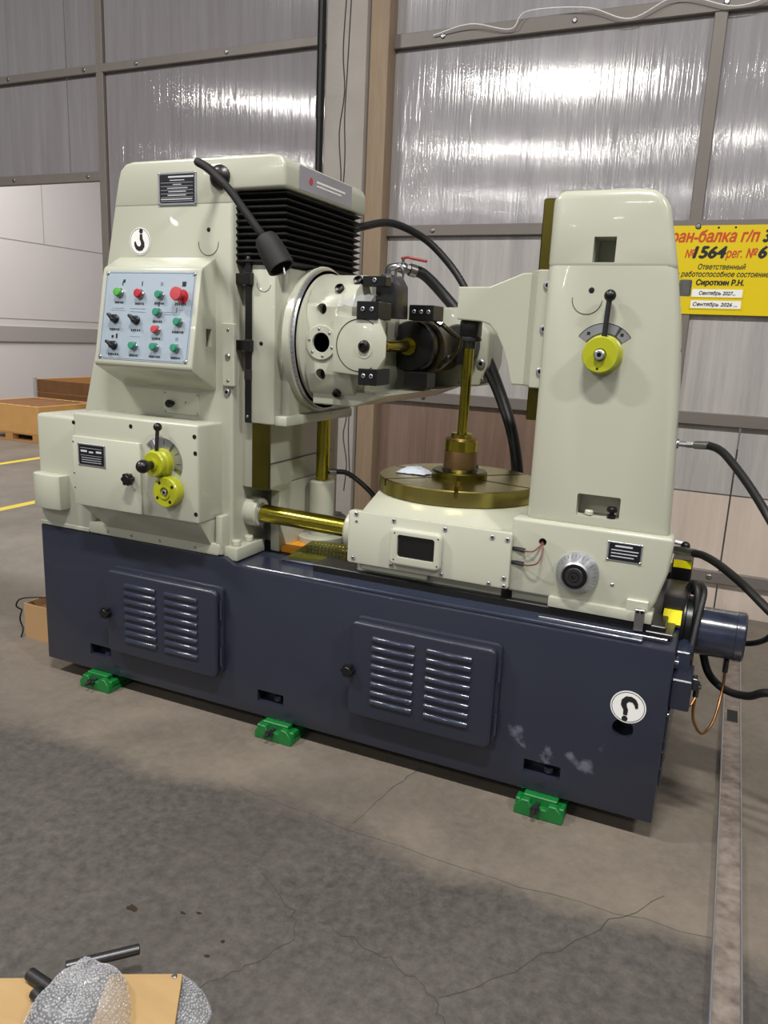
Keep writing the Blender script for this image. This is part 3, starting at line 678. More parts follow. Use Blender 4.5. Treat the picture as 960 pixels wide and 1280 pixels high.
b = NB(); lathe(b, (1.525, .118, 1.553), (0, -1, 0), [(.032, 0), (.032, .002), (0, .002)], 24); mk('nut_seat', b, 'cream_plate', head)
b = NB(); box(b, 1.27, 1.43, .26, 1.14, 1.37, 1.735, .008, 2); loft(b, [(1.27, .2, 1.335), (1.45, .2, 1.335), (1.45, 1.1, 1.335), (1.27, 1.1, 1.335)], [(1.27, .2, 1.39), (1.60, .2, 1.39), (1.60, 1.0, 1.39), (1.27, 1.1, 1.39)], .004, 1); mk('tool_slide', b, 'cream', head)
b = NB(); cyl(b, (1.515, .20, 1.566), (1.515, .60, 1.566), .024, n=24); cyl(b, (1.515, .27, 1.566), (1.515, .285, 1.566), .034, n=24); cyl(b, (1.515, .545, 1.566), (1.515, .575, 1.566), .036, n=24); mk('hob_arbor', b, 'oiled', head)
b = NB(); lathe(b, (1.510, .57, 1.566), (0, 1, 0), [(.050, 0), (.098, .01), (.104, .02), (.104, .10), (.092, .12), (.092, .36), (0, .36)], 40); mk('spindle_nose', b, 'black', head)
b = NB(); lathe(b, (1.515, .66, 1.560), (0, 1, 0), [(.108, 0), (.118, .01), (.118, .10), (.100, .14), (.100, .40), (0, .40)], 40); mk('spindle_housing', b, 'brown_housing', head)
b = NB(); prism(b, [(1.40, 1.37), (1.70, 1.40), (1.73, 1.50), (1.73, 1.64), (1.62, 1.745), (1.40, 1.745)], 'y', .98, 1.22, .012, 3); mk('gear_housing', b, 'cream', head)
for x, z, r in ((1.70, 1.50, .020), (1.71, 1.43, .008), (1.60, 1.41, .008)): screw(head, x, .98, z, r, ME_SCREW, 'housing_bolt')
b = NB(); lathe(b, (1.60, 1.02, 1.58), (0, -1, 0), [(.09, 0), (.09, .10), (.08, .12), (0, .12)], 36); mk('housing_cap', b, 'steel_dark', head)
def clamp(x, y, z, w=.068, h=.056, d=.10, n=2):
    b = NB(); box(b, x-w/2, x+w/2, y, y+d, z-h/2, z+h/2, .003, 1); mk('clamp_block', b, 'black', head)
    for k in range(n): screw(head, x-w/2+w*(k+.75)/(n+.4), y, z+.004, .008, ME_SCREW, 'clamp_bolt')
clamp(1.535, .108, 1.690, .085, .062, .12); clamp(1.545, .108, 1.455, .075, .06, .12); clamp(1.505, .22, 1.798, .095, .036, .05, 1)
clamp(1.585, .50, 1.700, .105, .06, .12, 3); clamp(1.575, .50, 1.435, .10, .06, .10, 0)
b = NB(); prism(b, [(1.475, 1.67), (1.475, 1.80), (1.50, 1.835), (1.535, 1.83), (1.56, 1.79), (1.565, 1.67)], 'y', .30, .42, .006, 2); mk('guard_bracket', b, 'steel_dark', head)
b = NB(); tube(b, [(1.53, .36, 1.82), (1.53, .36, 1.85), (1.545, .36, 1.862), (1.56, .36, 1.85), (1.56, .36, 1.82)], .005, 8, 5); mk('lifting_eye', b, 'steel', head)
# wrapped plastic film on top of the bearing
b = NB()
gx, gy = 14, 6; vv = []
for i in range(gx+1):
    row = []
    for j in range(gy+1):
        row.append(b.verts.new((1.40+.13*i/gx, .135+.11*j/gy, 1.705+.028*math.sin(math.pi*j/gy)+random.uniform(-.006, .006) + .028*j/gy)))
    vv.append(row)
for i in range(gx):
    for j in range(gy): b.faces.new((vv[i][j], vv[i+1][j], vv[i+1][j+1], vv[i][j+1]))
mk('plastic_film', b, 'bubble', head)
# coolant pipe with ball valve, hoses
b = NB(); cyl(b, (1.252, .90, 1.72), (1.252, .90, 1.87), .020, n=18); pipe = mk('coolant_post', b, 'black', M)
b = NB(); tube(b, [(1.252, .90, 1.865), (1.252, .90, 1.892), (1.262, .903, 1.908), (1.285, .91, 1.913), (1.30, .92, 1.912)], .017, 14, 5); cyl(b, (1.29, .915, 1.912), (1.345, .955, 1.905), .022, n=8); ball(b, (1.315, .932, 1.909), .026); mk('pipe_elbow', b, 'steel', pipe)
b = NB(); cyl(b, (1.313, .93, 1.93), (1.313, .93, 1.952), .007, n=10); mk('valve_stem', b, 'steel', pipe)
b = NB(); tube(b, [(1.303, .93, 1.952), (1.335, .935, 1.957), (1.355, .937, 1.952), (1.425, .94, 1.94)], .006, 8, 5); mk('valve_handle', b, 'lamp_red', pipe, label='red valve handle')
def hose(name, pts, r, m='rubber', parent=M, k=8): b = NB(); tube(b, pts, r, 12, k); return mk(name, b, m, parent)
hose('coolant_hose', [(1.335, .95, 1.905), (1.391, 1.0, 1.887), (1.476, 1.05, 1.80), (1.581, 1.05, 1.692), (1.688, 1.05, 1.552), (1.778, 1.05, 1.376), (1.863, 1.0, 1.203), (1.924, .95, .994), (1.94, .95, .80)], .026)
hose('hose_clamp', [(1.338, .952, 1.905), (1.36, .972, 1.899)], .029, 'steel')
hose('air_hose', [(1.10, .70, 2.03), (1.138, .75, 2.050), (1.172, .8, 2.074), (1.24, .95, 2.107), (1.341, 1.1, 2.059), (1.449, 1.15, 1.957), (1.536, 1.15, 1.849), (1.615, 1.15, 1.697), (1.672, 1.15, 1.514), (1.782, 1.1, 1.299), (1.864, 1.05, 1.123), (1.92, 1.0, .80)], .017)
hose('oil_hose', [(1.446, .95, 1.677), (1.531, .98, 1.635), (1.626, 1.0, 1.567), (1.709, 1.0, 1.482), (1.797, 1.0, 1.325), (1.877, .97, 1.134), (1.93, .93, .85)], .013)
hose('nozzle_pipe', [(1.55, .66, 1.69), (1.60, .68, 1.668), (1.64, .68, 1.640), (1.72, .62, 1.603)], .010, 'brown_housing'); hose('nozzle_pipe', [(1.72, .62, 1.603), (1.69, .65, 1.548), (1.60, .69, 1.482)], .009, 'brown_housing')
b = NB(); cyl(b, (1.585, .68, 1.675), (1.61, .68, 1.660), .014, n=6); cyl(b, (1.66, .665, 1.528), (1.62, .685, 1.497), .013, n=6); mk('nozzle_fitting', b, 'steel', M)

# lift cylinder and pull rod
b = NB(); cyl(b, (1.187, .45, .74), (1.187, .45, .985), .054, n=32, bev=.006); cyl(b, (1.187, .45, .715), (1.187, .45, .745), .105, n=36, bev=.004); lc = mk('lift_cylinder', b, 'cream', M)
b = NB(); cyl(b, (1.187, .45, .98), (1.187, .45, 1.27), .029, n=28); mk('lift_rod', b, 'oiled', lc)
hose('lift_hose', [(1.21, .47, 1.020), (1.24, .48, 1.022), (1.285, .5, 1.016), (1.364, .5, .972), (1.43, .5, .915), (1.46, .5, .86)], .011, parent=lc)
hose('hose_ferrule', [(1.213, .47, 1.020), (1.24, .48, 1.022)], .013, 'steel', parent=lc)
b = NB(); cyl(b, (1.055, .18, .872), (1.49, .18, .862), .037, n=32); rod = mk('pull_rod', b, 'oiled', M, label='oily brass-coloured horizontal rod')
b = NB(); cyl(b, (1.02, .18, .873), (1.062, .18, .872), .0375, n=32); mk('rod_sleeve', b, 'alu', rod)
b = NB(); lathe(b, (.985, .18, .874), (1, 0, 0), [(.085, 0), (.085, .012), (.062, .016), (.060, .064), (.054, .07), (.038, .07), (.038, .05), (0, .05)], 40); mk('rod_boss', b, 'cream', rod)
b = NB(); loft(b, [(1.20, .155, .708), (1.47, .20, .708), (1.47, .38, .73), (1.20, .36, .73)], [(1.20, .155, .716), (1.47, .20, .716), (1.47, .38, .738), (1.20, .36, .738)]); chip = mk('chip_cover', b, 'olive_cover', M, label='olive perforated chip cover plate')
b = NB()
for i in range(14):
    for j in range(4):
        x = 1.235+.016*i; y = .215+.034*j+.006*i*.16
        ball(b, (x, y, .7235+.12*(y-.19)*.9), .0048, 1, 1, .45, 8)
st = mk('chip_dimples', b, 'oiled_dark', chip); st['kind'] = 'stuff'
b = NB(); box(b, 1.075, 1.20, .26, .42, .692, .718, .002, 1); mk('oil_tray', b, 'orange', M, label='orange oily tray corner')
b = NB(); box(b, 1.18, 1.50, .13, .22, .68, .708, .004, 1); mk('tray_lip', b, 'navy', M)

# work table
TX, TY = 1.79, .5
b = NB(); box(b, 1.512, 2.132, .085, .95, .77, .945, .012, 3); saddle = mk('table_saddle', b, 'cream', M)
b = NB(); lathe(b, (TX, TY, .925), (0, 0, 1), [(.45, 0), (.42, .018), (.36, .050), (.315, .078), (0, .078)], 64); cone = mk('saddle_cone', b, 'cream', saddle)
c = NB(); box(c, 2.131, 2.6, -.5, 1.5, .5, 1.5); c2 = NB(); box(c2, 1, 1.513, -.5, 1.5, .5, 1.5); c3 = NB(); box(c3, 1, 2.6, -.5, .0851, .5, 1.5); cut(cone, [c, c2, c3])
b = NB(); prism(b, rrect(1.510, 2.136, .764, .965, .010), 'y', .068, .088, .003, 2); fp = mk('front_plate', b, 'cream_plate', saddle)
for x, z in ((1.543, .955), (1.544, .927), (1.696, .950), (1.894, .946), (2.068, .943), (2.122, .942), (1.535, .784), (1.692, .781), (1.89, .777), (2.067, .775), (2.120, .803), (2.122, .774)): screw(saddle, x, .068, z, .0075 if z != .927 else .005, ME_SCREW, 'plate_screw')
c = NB(); prism(c, rrect(1.723, 1.867, .823, .908, .010), 'y', .0, .064)
b = NB(); prism(b, rrect(1.690, 1.892, .790, .930, .022), 'y', .040, .070, .012, 4); wf = mk('sight_frame', b, 'cream_plate', saddle); cut(wf, [c])
b = NB(); prism(b, rrect(1.721, 1.869, .821, .910, .008), 'y', .050, .064); mk('sight_glass', b, 'glass_dark', saddle, label='dark oil sight window')
for x, z in ((1.712, .812), (1.712, .912), (1.880, .812), (1.880, .912)): screw(saddle, x, .040, z, .003, ME_PLUG, 'frame_screw')
b = NB(); box(b, 1.56, 1.83, .085, .16, .738, .762, .004, 1); box(b, 1.53, 2.10, .12, .9, .715, .772); mk('saddle_gib', b, 'cream', saddle)
b = NB(); cyl(b, (1.465, .18, .862), (1.53, .18, .862), .080, n=36, bev=.01); mk('rod_housing', b, 'cream', saddle)
b = NB(); lathe(b, (TX, TY, 0), (0, 0, 1), [(.30, .998), (.325, 1.002), (.325, 1.057), (.321, 1.061), (.10, 1.061), (0, 1.061)], 96); table = mk('rotary_table', b, 'oiled_dark', M, label='round oily steel rotary table with radial slots')
cs = []
for k in range(6):
    a = R(-73+60*k); c = NB(); box(c, .085, .40, -.008, .008, 1.03, 1.10); box(c, .085, .40, -.014, .014, 1.022, 1.036)
    c2 = NB(); box(c2, .085, .40, -.008, .008, 1.034, 1.10); bmesh.ops.rotate(c2, verts=c2.verts, cent=(0, 0, 0), matrix=Matrix.Rotation(a, 3, 'Z')); bmesh.ops.translate(c2, verts=c2.verts, vec=(TX, TY, 0)); c.free(); cs.append(c2)
cut(table, cs)
def table_material():
    m = MATS['oiled_dark'].copy(); m.name = 'turned_table'; nt = m.node_tree; L = nt.links; b = nt.nodes['Principled BSDF']
    b.inputs['Roughness'].default_value = .26; b.inputs['Base Color'].links and nt.links.remove(b.inputs['Base Color'].links[0]); b.inputs['Base Color'].default_value = sl((184, 172, 100))
    geo = nt.nodes.new('ShaderNodeNewGeometry'); mp = nt.nodes.new('ShaderNodeMapping'); mp.inputs['Location'].default_value = (-TX, -TY, -1.06); L.new(geo.outputs['Position'], mp.inputs[0])
    w = nt.nodes.new('ShaderNodeTexWave'); w.wave_type = 'RINGS'; w.rings_direction = 'Z'; w.inputs['Scale'].default_value = 40; w.inputs['Distortion'].default_value = .5; L.new(mp.outputs[0], w.inputs['Vector'])
    bp = nt.nodes.new('ShaderNodeBump'); bp.inputs['Strength'].default_value = .06; bp.inputs['Distance'].default_value = .003; L.new(w.outputs['Fac'], bp.inputs['Height']); L.new(bp.outputs[0], b.inputs['Normal'])
    MATS['turned'] = m
table_material(); table.data.materials.clear(); table.data.materials.append(MATS['turned'])
b = NB(); lathe(b, (TX, TY, 1.061), (0, 0, 1), [(.112, 0), (.112, .022), (.106, .028), (.074, .028), (.070, .036), (0, .036)], 48); fx = mk('work_fixture', b, 'oiled_dark', M)
b = NB(); lathe(b, (TX, TY, 1.09), (0, 0, 1), [(.066, 0), (.066, .075), (.064, .080), (.064, .125), (.060, .130), (0, .130)], 40); mk('fixture_collar', b, 'rust', fx)
b = NB(); lathe(b, (TX, TY, 1.168), (0, 0, 1), [(.0665, 0), (.0665, .042), (.060, .050), (.045, .052), (.045, .066), (.040, .070), (0, .070)], 40); mk('fixture_cap', b, 'oiled', fx)
for a in (-110, -30, 60, 150): 
    b = NB(); cyl(b, (TX+.088*math.cos(R(a)), TY+.088*math.sin(R(a)), 1.089), (TX+.088*math.cos(R(a)), TY+.088*math.sin(R(a)), 1.104), .010, n=6); mk('fixture_nut', b, 'steel_dark', fx)
b = NB(); cyl(b, (TX, TY, 1.23), (TX+.006, TY, 1.63), .0205, n=24); mk('work_arbor', b, 'oiled', fx)

# tailstock arm on its column
b = NB(); prism(b, [(1.764, 1.677), (1.764, 1.797), (1.885, 1.799), (2.01, 1.849), (2.12, 1.853), (2.12, 1.448), (1.995, 1.446), (1.975, 1.52), (1.952, 1.58), (1.925, 1.63), (1.895, 1.662), (1.86, 1.672)], 'y', .42, .60, .005, 2); arm = mk('tailstock_arm', b, 'cream', M, smooth=False)
b = NB(); loft(b, [(2.040, .42, 1.448), (2.105, .255, 1.448), (2.178, .255, 1.448), (2.178, .60, 1.448)], [(2.040, .42, 1.853), (2.105, .255, 1.846), (2.178, .255, 1.846), (2.178, .60, 1.853)], .004, 1); mk('gib_block', b, 'cream', arm)
for z in (1.794, 1.649, 1.506): screw(arm, 2.140, .255, z, .014, ME_SCREW, 'gib_bolt')
b = NB(); box(b, 1.762, 1.834, .465, .535, 1.612, 1.678, .008, 2); mk('centre_sleeve', b, 'black', arm)
b = NB(); cyl(b, (1.797, .5, 1.598), (1.797, .5, 1.614), .045, n=28, bev=.003); cyl(b, (1.797, .5, 1.57), (1.797, .5, 1.60), .024, n=24); mk('centre_collar', b, 'steel_dark', arm)
b = NB(); box(b, 2.085, 2.19, .325, .56, 1.330, 2.085, .004, 1); twy = mk('tailstock_way', b, 'oiled_dark', M)
# tailstock column
def taper(poly, y0, y1, dx): return [(x, y0, z) for x, z in poly], [(x - (dx if x > 2.4 else 0), y1, z) for x, z in poly]
rp = [(2.165, 1.0), (2.636, 1.0), (2.618, 1.30), (2.609, 1.45), (2.586, 1.689), (2.562, 1.825), (2.540, 1.90), (2.165, 1.90)]
b = NB(); loft(b, *taper(rp, .12, .82, .04), .026, 4); tc = mk('tailstock_column', b, 'cream', M)
c = NB(); box(c, 2.332, 2.472, .0, .20, 1.048, 1.122, .006, 2); c2 = NB(); box(c2, 2.303, 2.373, .0, .26, 1.855, 1.933); cut(tc, [c, c2])
rp2 = [(2.165, 1.828), (2.562, 1.828), (2.543, 1.911), (2.530, 1.966), (2.517, 2.02), (2.498, 2.052), (2.465, 2.069), (2.42, 2.073), (2.20, 2.073), (2.165, 2.06)]
b = NB(); loft(b, *taper([(x+(.0015 if x > 2.3 else -.0015), z) for x, z in rp2], .1185, .82, .04), .026, 4); cap = mk('column_cap', b, 'cream', tc)
c = NB(); box(c, 2.304, 2.372, .0, .24, 1.856, 1.932); cut(cap, [c])
screw(tc, 2.311, .12, 1.772, .009, ME_PLUG, 'plug')
b = NB(); ring_sector(b, (2.30, 1.745), .046, .0475, 175, 355, .1185, .12, 24); mk('cover_seam', b, 'steel_dark', tc)
b = NB(); cyl(b, (2.372, .14, 1.05), (2.372, .14, 1.066), .014, n=20, bev=.003); mk('oil_cap', b, 'cream_plate', tc)
b = NB(); lathe(b, (2.446, .135, 1.048), (0, 0, 1), [(.014, 0), (.014, .012), (.008, .014), (.008, .02), (.017, .024), (.017, .034), (.013, .038), (0, .038)], 22); mk('filler_knob', b, 'black', tc)
b = NB(); lathe(b, (2.366, .12, 1.575), (0, -1, 0), [(.062, 0), (.062, .006), (.057, .010), (.057, .05), (.053, .058), (.020, .058), (.020, .052), (.017, .052), (.017, .064), (.009, .066), (0, .062)], 44); mk('lever_hub', b, 'yellow_green', tc, label='yellow-green lever hub')
screw(tc, 2.366, .056, 1.575, .016, ME_SCREW, 'centre_screw'); screw(tc, 2.362, .062, 1.532, .004, ME_PLUG, 'pin_hole')
b = NB(); cyl(b, (2.37, .085, 1.628), (2.374, .085, 1.745), .0085, n=16); mk('lever_rod', b, 'steel_dark', tc)
b = NB(); ball(b, (2.375, .085, 1.755), .0185, seg=24); mk('lever_ball', b, 'black', tc)
b = NB(); ring_sector(b, (2.366, 1.575), .066, .098, 35, 145, .118, .1202, 26); mk('dial_plate', b, 'alu', tc)
b = NB(); ring_sector(b, (2.366, 1.575), .0655, .0675, 35, 145, .1172, .1182, 26); ring_sector(b, (2.366, 1.575), .0965, .0985, 35, 145, .1172, .1182, 26)
for a in (50, 88, 128): box(b, 2.366+.082*math.cos(R(a))-.005, 2.366+.082*math.cos(R(a))+.005, .1172, .1182, 1.575+.082*math.sin(R(a))-.005, 1.575+.082*math.sin(R(a))+.005)
mk('dial_marks', b, 'ink', tc, smooth=False)
b = NB(); box(b, 2.555, 2.592, .30, .34, 1.772, 1.822, .003, 1); mk('cable_bracket', b, 'steel', tc)
for y in (.25, .36): screw(tc, 2.582, y, 1.60, .007, ME_PLUG, 'side_bolt', (0, 0, R(90)))
# column foot / saddle
b = NB(); prism(b, [(2.125, .752), (2.60, .752), (2.62, .80), (2.645, .90), (2.650, 1.005), (2.645, 1.016), (2.125, 1.016)], 'y', .095, .20, .010, 3); box(b, 2.13, 2.598, .15, .95, .752, 1.014, .010, 3); ft = mk('column_saddle', b, 'cream', M)
c = NB(); cyl(c, (2.236, .05, .944), (2.236, .16, .944), .0135, n=20); cut(ft, [c])
b = NB(); cyl(b, (2.236, .15, .944), (2.236, .158, .944), .0133, n=20); mk('cable_hole', b, 'black_matte', ft)
b = NB(); box(b, 2.275, 2.615, .078, .16, .726, .762, .004, 2); box(b, 2.53, 2.60, .080, .10, .755, .80, .003, 1); box(b, 2.14, 2.60, .12, .9, .715, .76); mk('saddle_gib', b, 'cream', ft)
b = NB(); box(b, 2.562, 2.592, .064, .078, .703, .775, .001, 1); wp = mk('wiper_bracket', b, 'steel', ft)
for x in (2.570, 2.584): screw(ft, x, .064, .767, .005, ME_PLUG, 'wiper_screw')
b = NB(); lathe(b, (2.362, .095, .858), (0, -1, 0), [(.071, 0), (.071, .008), (.068, .012), (.050, .046), (.048, .052), (.042, .056), (.042, .050), (0, .050)], 56); dial = mk('feed_dial', b, 'alu', ft, label='brushed conical feed dial')
b = NB(); lathe(b, (2.362, .046, .858), (0, -1, 0), [(.041, 0), (.041, .007), (.033, .007), (.033, .002), (0, .002)], 40); mk('dial_ring', b, 'black', ft)
b = NB(); lathe(b, (2.362, .046, .858), (0, -1, 0), [(.031, 0), (.031, .012), (.028, .016), (.017, .016), (.017, .010), (.014, .010), (.014, .020), (.008, .020), (.008, .012), (0, .012)], 36); mk('dial_nut', b, 'steel_dark', ft)
b = NB()
for a in range(0, 360, 12):
    t = R(a); d_ = Vector((math.cos(t), 0, math.sin(t))); s_ = Vector((-math.sin(t), 0, math.cos(t))); c0 = Vector((2.362, 0, .858))
    p1, p2 = c0 + d_*.0665 + Vector((0, .0795, 0)), c0 + d_*(.060 if a % 36 else .055) + Vector((0, .0795-.034*(.0065 if a % 36 else .0115)/.018, 0))
    b.faces.new([b.verts.new(q) for q in (p1-s_*.0006, p1+s_*.0006, p2+s_*.0006, p2-s_*.0006)])
mk('dial_marks', b, 'ink', ft, smooth=False)
name_plate(ft, 2.450, 2.560, .918, .982, .095, [(.22, .72, .75, .09), (.12, .90, .56, .05), (.12, .88, .39, .05), (.12, .78, .22, .05)], 'notice_plate')
screw(ft, 2.478, .095, .835, .006, ME_RIVET, 'pin')
hose('sensor_wire', [(2.175, .09, .907), (2.187, .075, .909), (2.211, .08, .912), (2.229, .09, .930), (2.235, .11, .945)], .0028, 'red_wire', ft); hose('sensor_wire', [(2.175, .09, .858), (2.198, .07, .862), (2.232, .06, .878), (2.240, .08, .911), (2.235, .11, .943)], .0028, 'red_wire', ft)
for z in (.907, .858):
    b = NB(); cyl(b, (2.134, .10, z), (2.178, .09, z), .008, n=10); mk('sensor_plug', b, 'steel_dark', ft)

# drive end: motor, valve block, hoses
b = NB(); lathe(b, (2.728, .34, .650), (1, 0, 0), [(.084, 0), (.084, .145), (.086, .147), (.086, .172), (.080, .178), (0, .178)], 48); motor = mk('feed_motor', b, 'navy_gloss', M, label='dark blue cylindrical feed motor')
b = NB(); lathe(b, (2.690, .34, .665), (1, 0, 0), [(.118, 0), (.118, .020), (.098, .024), (.098, .042), (0, .042)], 48); mk('motor_flange', b, 'black', motor)
b = NB(); box(b, 2.635, 2.705, .235, .44, .665, .790, .006, 2); hs = mk('drive_housing', b, 'steel_dark', M)
b = NB(); loft(b, [(2.640, .200, .690), (2.702, .200, .690), (2.702, .30, .690), (2.640, .30, .690)], [(2.640, .222, .735), (2.702, .222, .735), (2.702, .30, .735), (2.640, .30, .735)], .002, 1); bx1 = mk('junction_box', b, 'black', hs)
b = NB(); loft(b, [(2.640, .2005, .700), (2.700, .2005, .700), (2.700, .21, .700), (2.640, .21, .700)], [(2.642, .2195, .742), (2.700, .2195, .742), (2.700, .232, .742), (2.642, .232, .742)]); mk('warning_label', b, 'label_yellow', hs, label='bright yellow warning label')
b = NB(); box(b, 2.635, 2.705, .52, .68, .72, .845, .004, 1); mk('junction_box', b, 'black', hs)
b = NB(); box(b, 2.640, 2.703, .517, .521, .815, .843); mk('warning_label', b, 'label_yellow', hs, label='bright yellow warning label')
b = NB(); box(b, 2.70, 2.762, .045, .20, .468, .572, .004, 1); vb = mk('valve_block', b, 'navy', M)
b = NB(); box(b, 2.70, 2.745, .12, .30, .565, .640, .004, 1); cyl(b, (2.70, .11, .60), (2.712, .11, .60), .02, n=14); mk('block_cover', b, 'navy_gloss', vb)
b = NB(); box(b, 2.762, 2.776, .07, .11, .535, .575, .002, 1); cyl(b, (2.765, .09, .545), (2.790, .09, .545), .008, n=8); cyl(b, (2.776, .09, .56), (2.776, .09, .508), .009, n=8); mk('valve_fitting', b, 'steel_dark', vb)
hose('copper_pipe', [(2.776, .09, .515), (2.776, .10, .449), (2.786, .12, .399), (2.814, .16, .353), (2.844, .22, .382), (2.859, .3, .464), (2.859, .31, .54)], .0045, 'copper', vb)
hose('copper_pipe', [(2.745, .06, .52), (2.752, .055, .497), (2.765, .06, .488), (2.776, .08, .508)], .004, 'copper', vb)
b = NB(); cyl(b, (2.859, .31, .525), (2.859, .31, .570), .009, n=8); mk('pipe_nut', b, 'steel_dark', vb)
hose('drive_hose', [(2.70, .36, .72), (2.706, .36, .78), (2.720, .35, .812), (2.736, .31, .795), (2.742, .28, .716), (2.738, .25, .638), (2.738, .22, .57)], .012, parent=vb)
hose('drive_hose', [(2.742, .20, .57), (2.742, .21, .615), (2.750, .27, .718), (2.757, .33, .790), (2.742, .40, .792), (2.72, .45, .75)], .012, parent=vb)
b = NB(); cyl(b, (2.740, .20, .535), (2.741, .205, .60), .014, n=10); cyl(b, (2.740, .198, .525), (2.740, .2, .548), .017, n=6); mk('hose_ferrule', b, 'copper', vb)
hose('pressure_hose', [(2.70, .58, 1.268), (2.735, .55, 1.262), (2.772, .5, 1.240), (2.845, .4, 1.170), (2.914, .3, 1.088), (3.00, .2, .97), (3.12, .12, .80), (3.27, .10, .55), (3.42, .14, .30), (3.55, .2, .08), (3.70, .35, .018), (3.95, .6, .016)], .0145)
b = NB(); cyl(b, (2.565, .6, 1.262), (2.63, .6, 1.262), .010, n=8); cyl(b, (2.585, .6, 1.262), (2.600, .6, 1.262), .018, n=16); cyl(b, (2.628, .6, 1.262), (2.655, .595, 1.264), .013, n=6); cyl(b, (2.655, .595, 1.264), (2.705, .578, 1.268), .0155, n=14); mk('hose_fitting', b, 'steel', M)
hose('pressure_hose', [(2.705, .5, .881), (2.74, .47, .884), (2.796, .4, .875), (2.876, .3, .844), (2.951, .2, .805), (3.06, .1, .74), (3.20, .05, .60), (3.36, .05, .38), (3.50, .10, .14), (3.62, .26, .02), (3.85, .5, .016)], .0145)
b = NB(); cyl(b, (2.61, .55, .872), (2.64, .54, .874), .012, n=8); cyl(b, (2.638, .545, .873), (2.660, .53, .876), .017, n=6); cyl(b, (2.655, .53, .876), (2.71, .5, .882), .0155, n=14); mk('hose_fitting', b, 'steel', M)
b = NB(); cyl(b, (2.62, .55, .905), (2.66, .55, .900), .010, n=6); mk('tap_body', b, 'steel', M)
b = NB(); ball(b, (2.672, .545, .893), .017); mk('tap_knob', b, 'black', M)
hose('motor_cable', [(2.895, .34, .628), (2.93, .30, .650), (2.962, .22, .70), (3.00, .14, .78), (3.08, .08, .80), (3.20, .08, .66), (3.34, .14, .36), (3.46, .3, .08), (3.66, .5, .012)], .0095)
hose('drain_hose', [(2.775, .42, .60), (2.788, .40, .529), (2.817, .38, .472), (2.873, .33, .452), (2.939, .28, .468), (2.992, .22, .518), (3.10, .18, .53), (3.22, .2, .42), (3.34, .3, .18), (3.46, .45, .03), (3.70, .7, .016)], .014)

# ------------------------------------------------------------------ levelling wedges
def wedge_mount(x, label):
    w = thing('levelling_wedge', label, 'machine mount', (x, 0, 0), 0, 'green levelling wedges under the bed')
    b = NB(); prism(b, [(-.085, 0), (.085, 0), (.085, .030), (.060, .060), (.034, .060), (.026, .040), (-.026, .040), (-.034, .060), (-.060, .060), (-.085, .030)], 'y', -.048, -.020, .003, 1); prism(b, [(-.085, 0), (.085, 0), (.085, .030), (-.085, .030)], 'y', -.022, .16, .003, 1)
    prism(b, [(.05, .02), (.085, .02), (.085, .05), (.05, .05)], 'y', -.03, .15, .003, 1); prism(b, [(-.085, .02), (-.05, .02), (-.05, .05), (-.085, .05)], 'y', -.03, .15, .003, 1)
    mk('wedge_base', b, 'green_paint', w)
    b = NB(); loft(b, [(-.048, -.026, .028), (.048, -.026, .028), (.048, .15, .028), (-.048, .15, .028)], [(-.060, -.026, .070), (.060, -.026, .070), (.060, .15, .070), (-.060, .15, .070)], .003, 1); mk('wedge_top', b, 'green_paint', w)
    b = NB(); cyl(b, (-.006, -.02, .046), (-.012, -.085, .036), .0085, n=12); cyl(b, (-.010, -.066, .039), (-.0085, -.050, .0415), .017, n=6); mk('adjusting_bolt', b, 'steel_dark', w)
wedge_mount(.325, 'green levelling wedge below the small louvred door by the gearbox end')
wedge_mount(1.262, 'green levelling wedge under the bed between the two louvred doors')
wedge_mount(2.335, 'green levelling wedge near the hook decal at the motor end of the bed')

# small clear plastic parcel on the table
b = NB(); vv = []
for i in range(13):
    row = []
    for j in range(9):
        u, v = i/12*2-1, j/8*2-1
        h = max(0, (1-abs(u)**3)*(1-abs(v)**3))
        row.append(b.verts.new((1.615+.062*u+.01*v+random.uniform(-.003, .003), .452+.040*v+random.uniform(-.003, .003), 1.064+.020*h+random.uniform(0, .007)*(.3+h))))
    vv.append(row)
for i in range(12):
    for j in range(8): b.faces.new((vv[i][j], vv[i+1][j], vv[i+1][j+1], vv[i][j+1]))
mat('poly_bag', (206, 214, 228), .15, var=.1, vscale=40, coat=.5)
tag(mk('plastic_bag', b, 'poly_bag'), 'small crumpled pale plastic bag lying on the round table', 'bag')

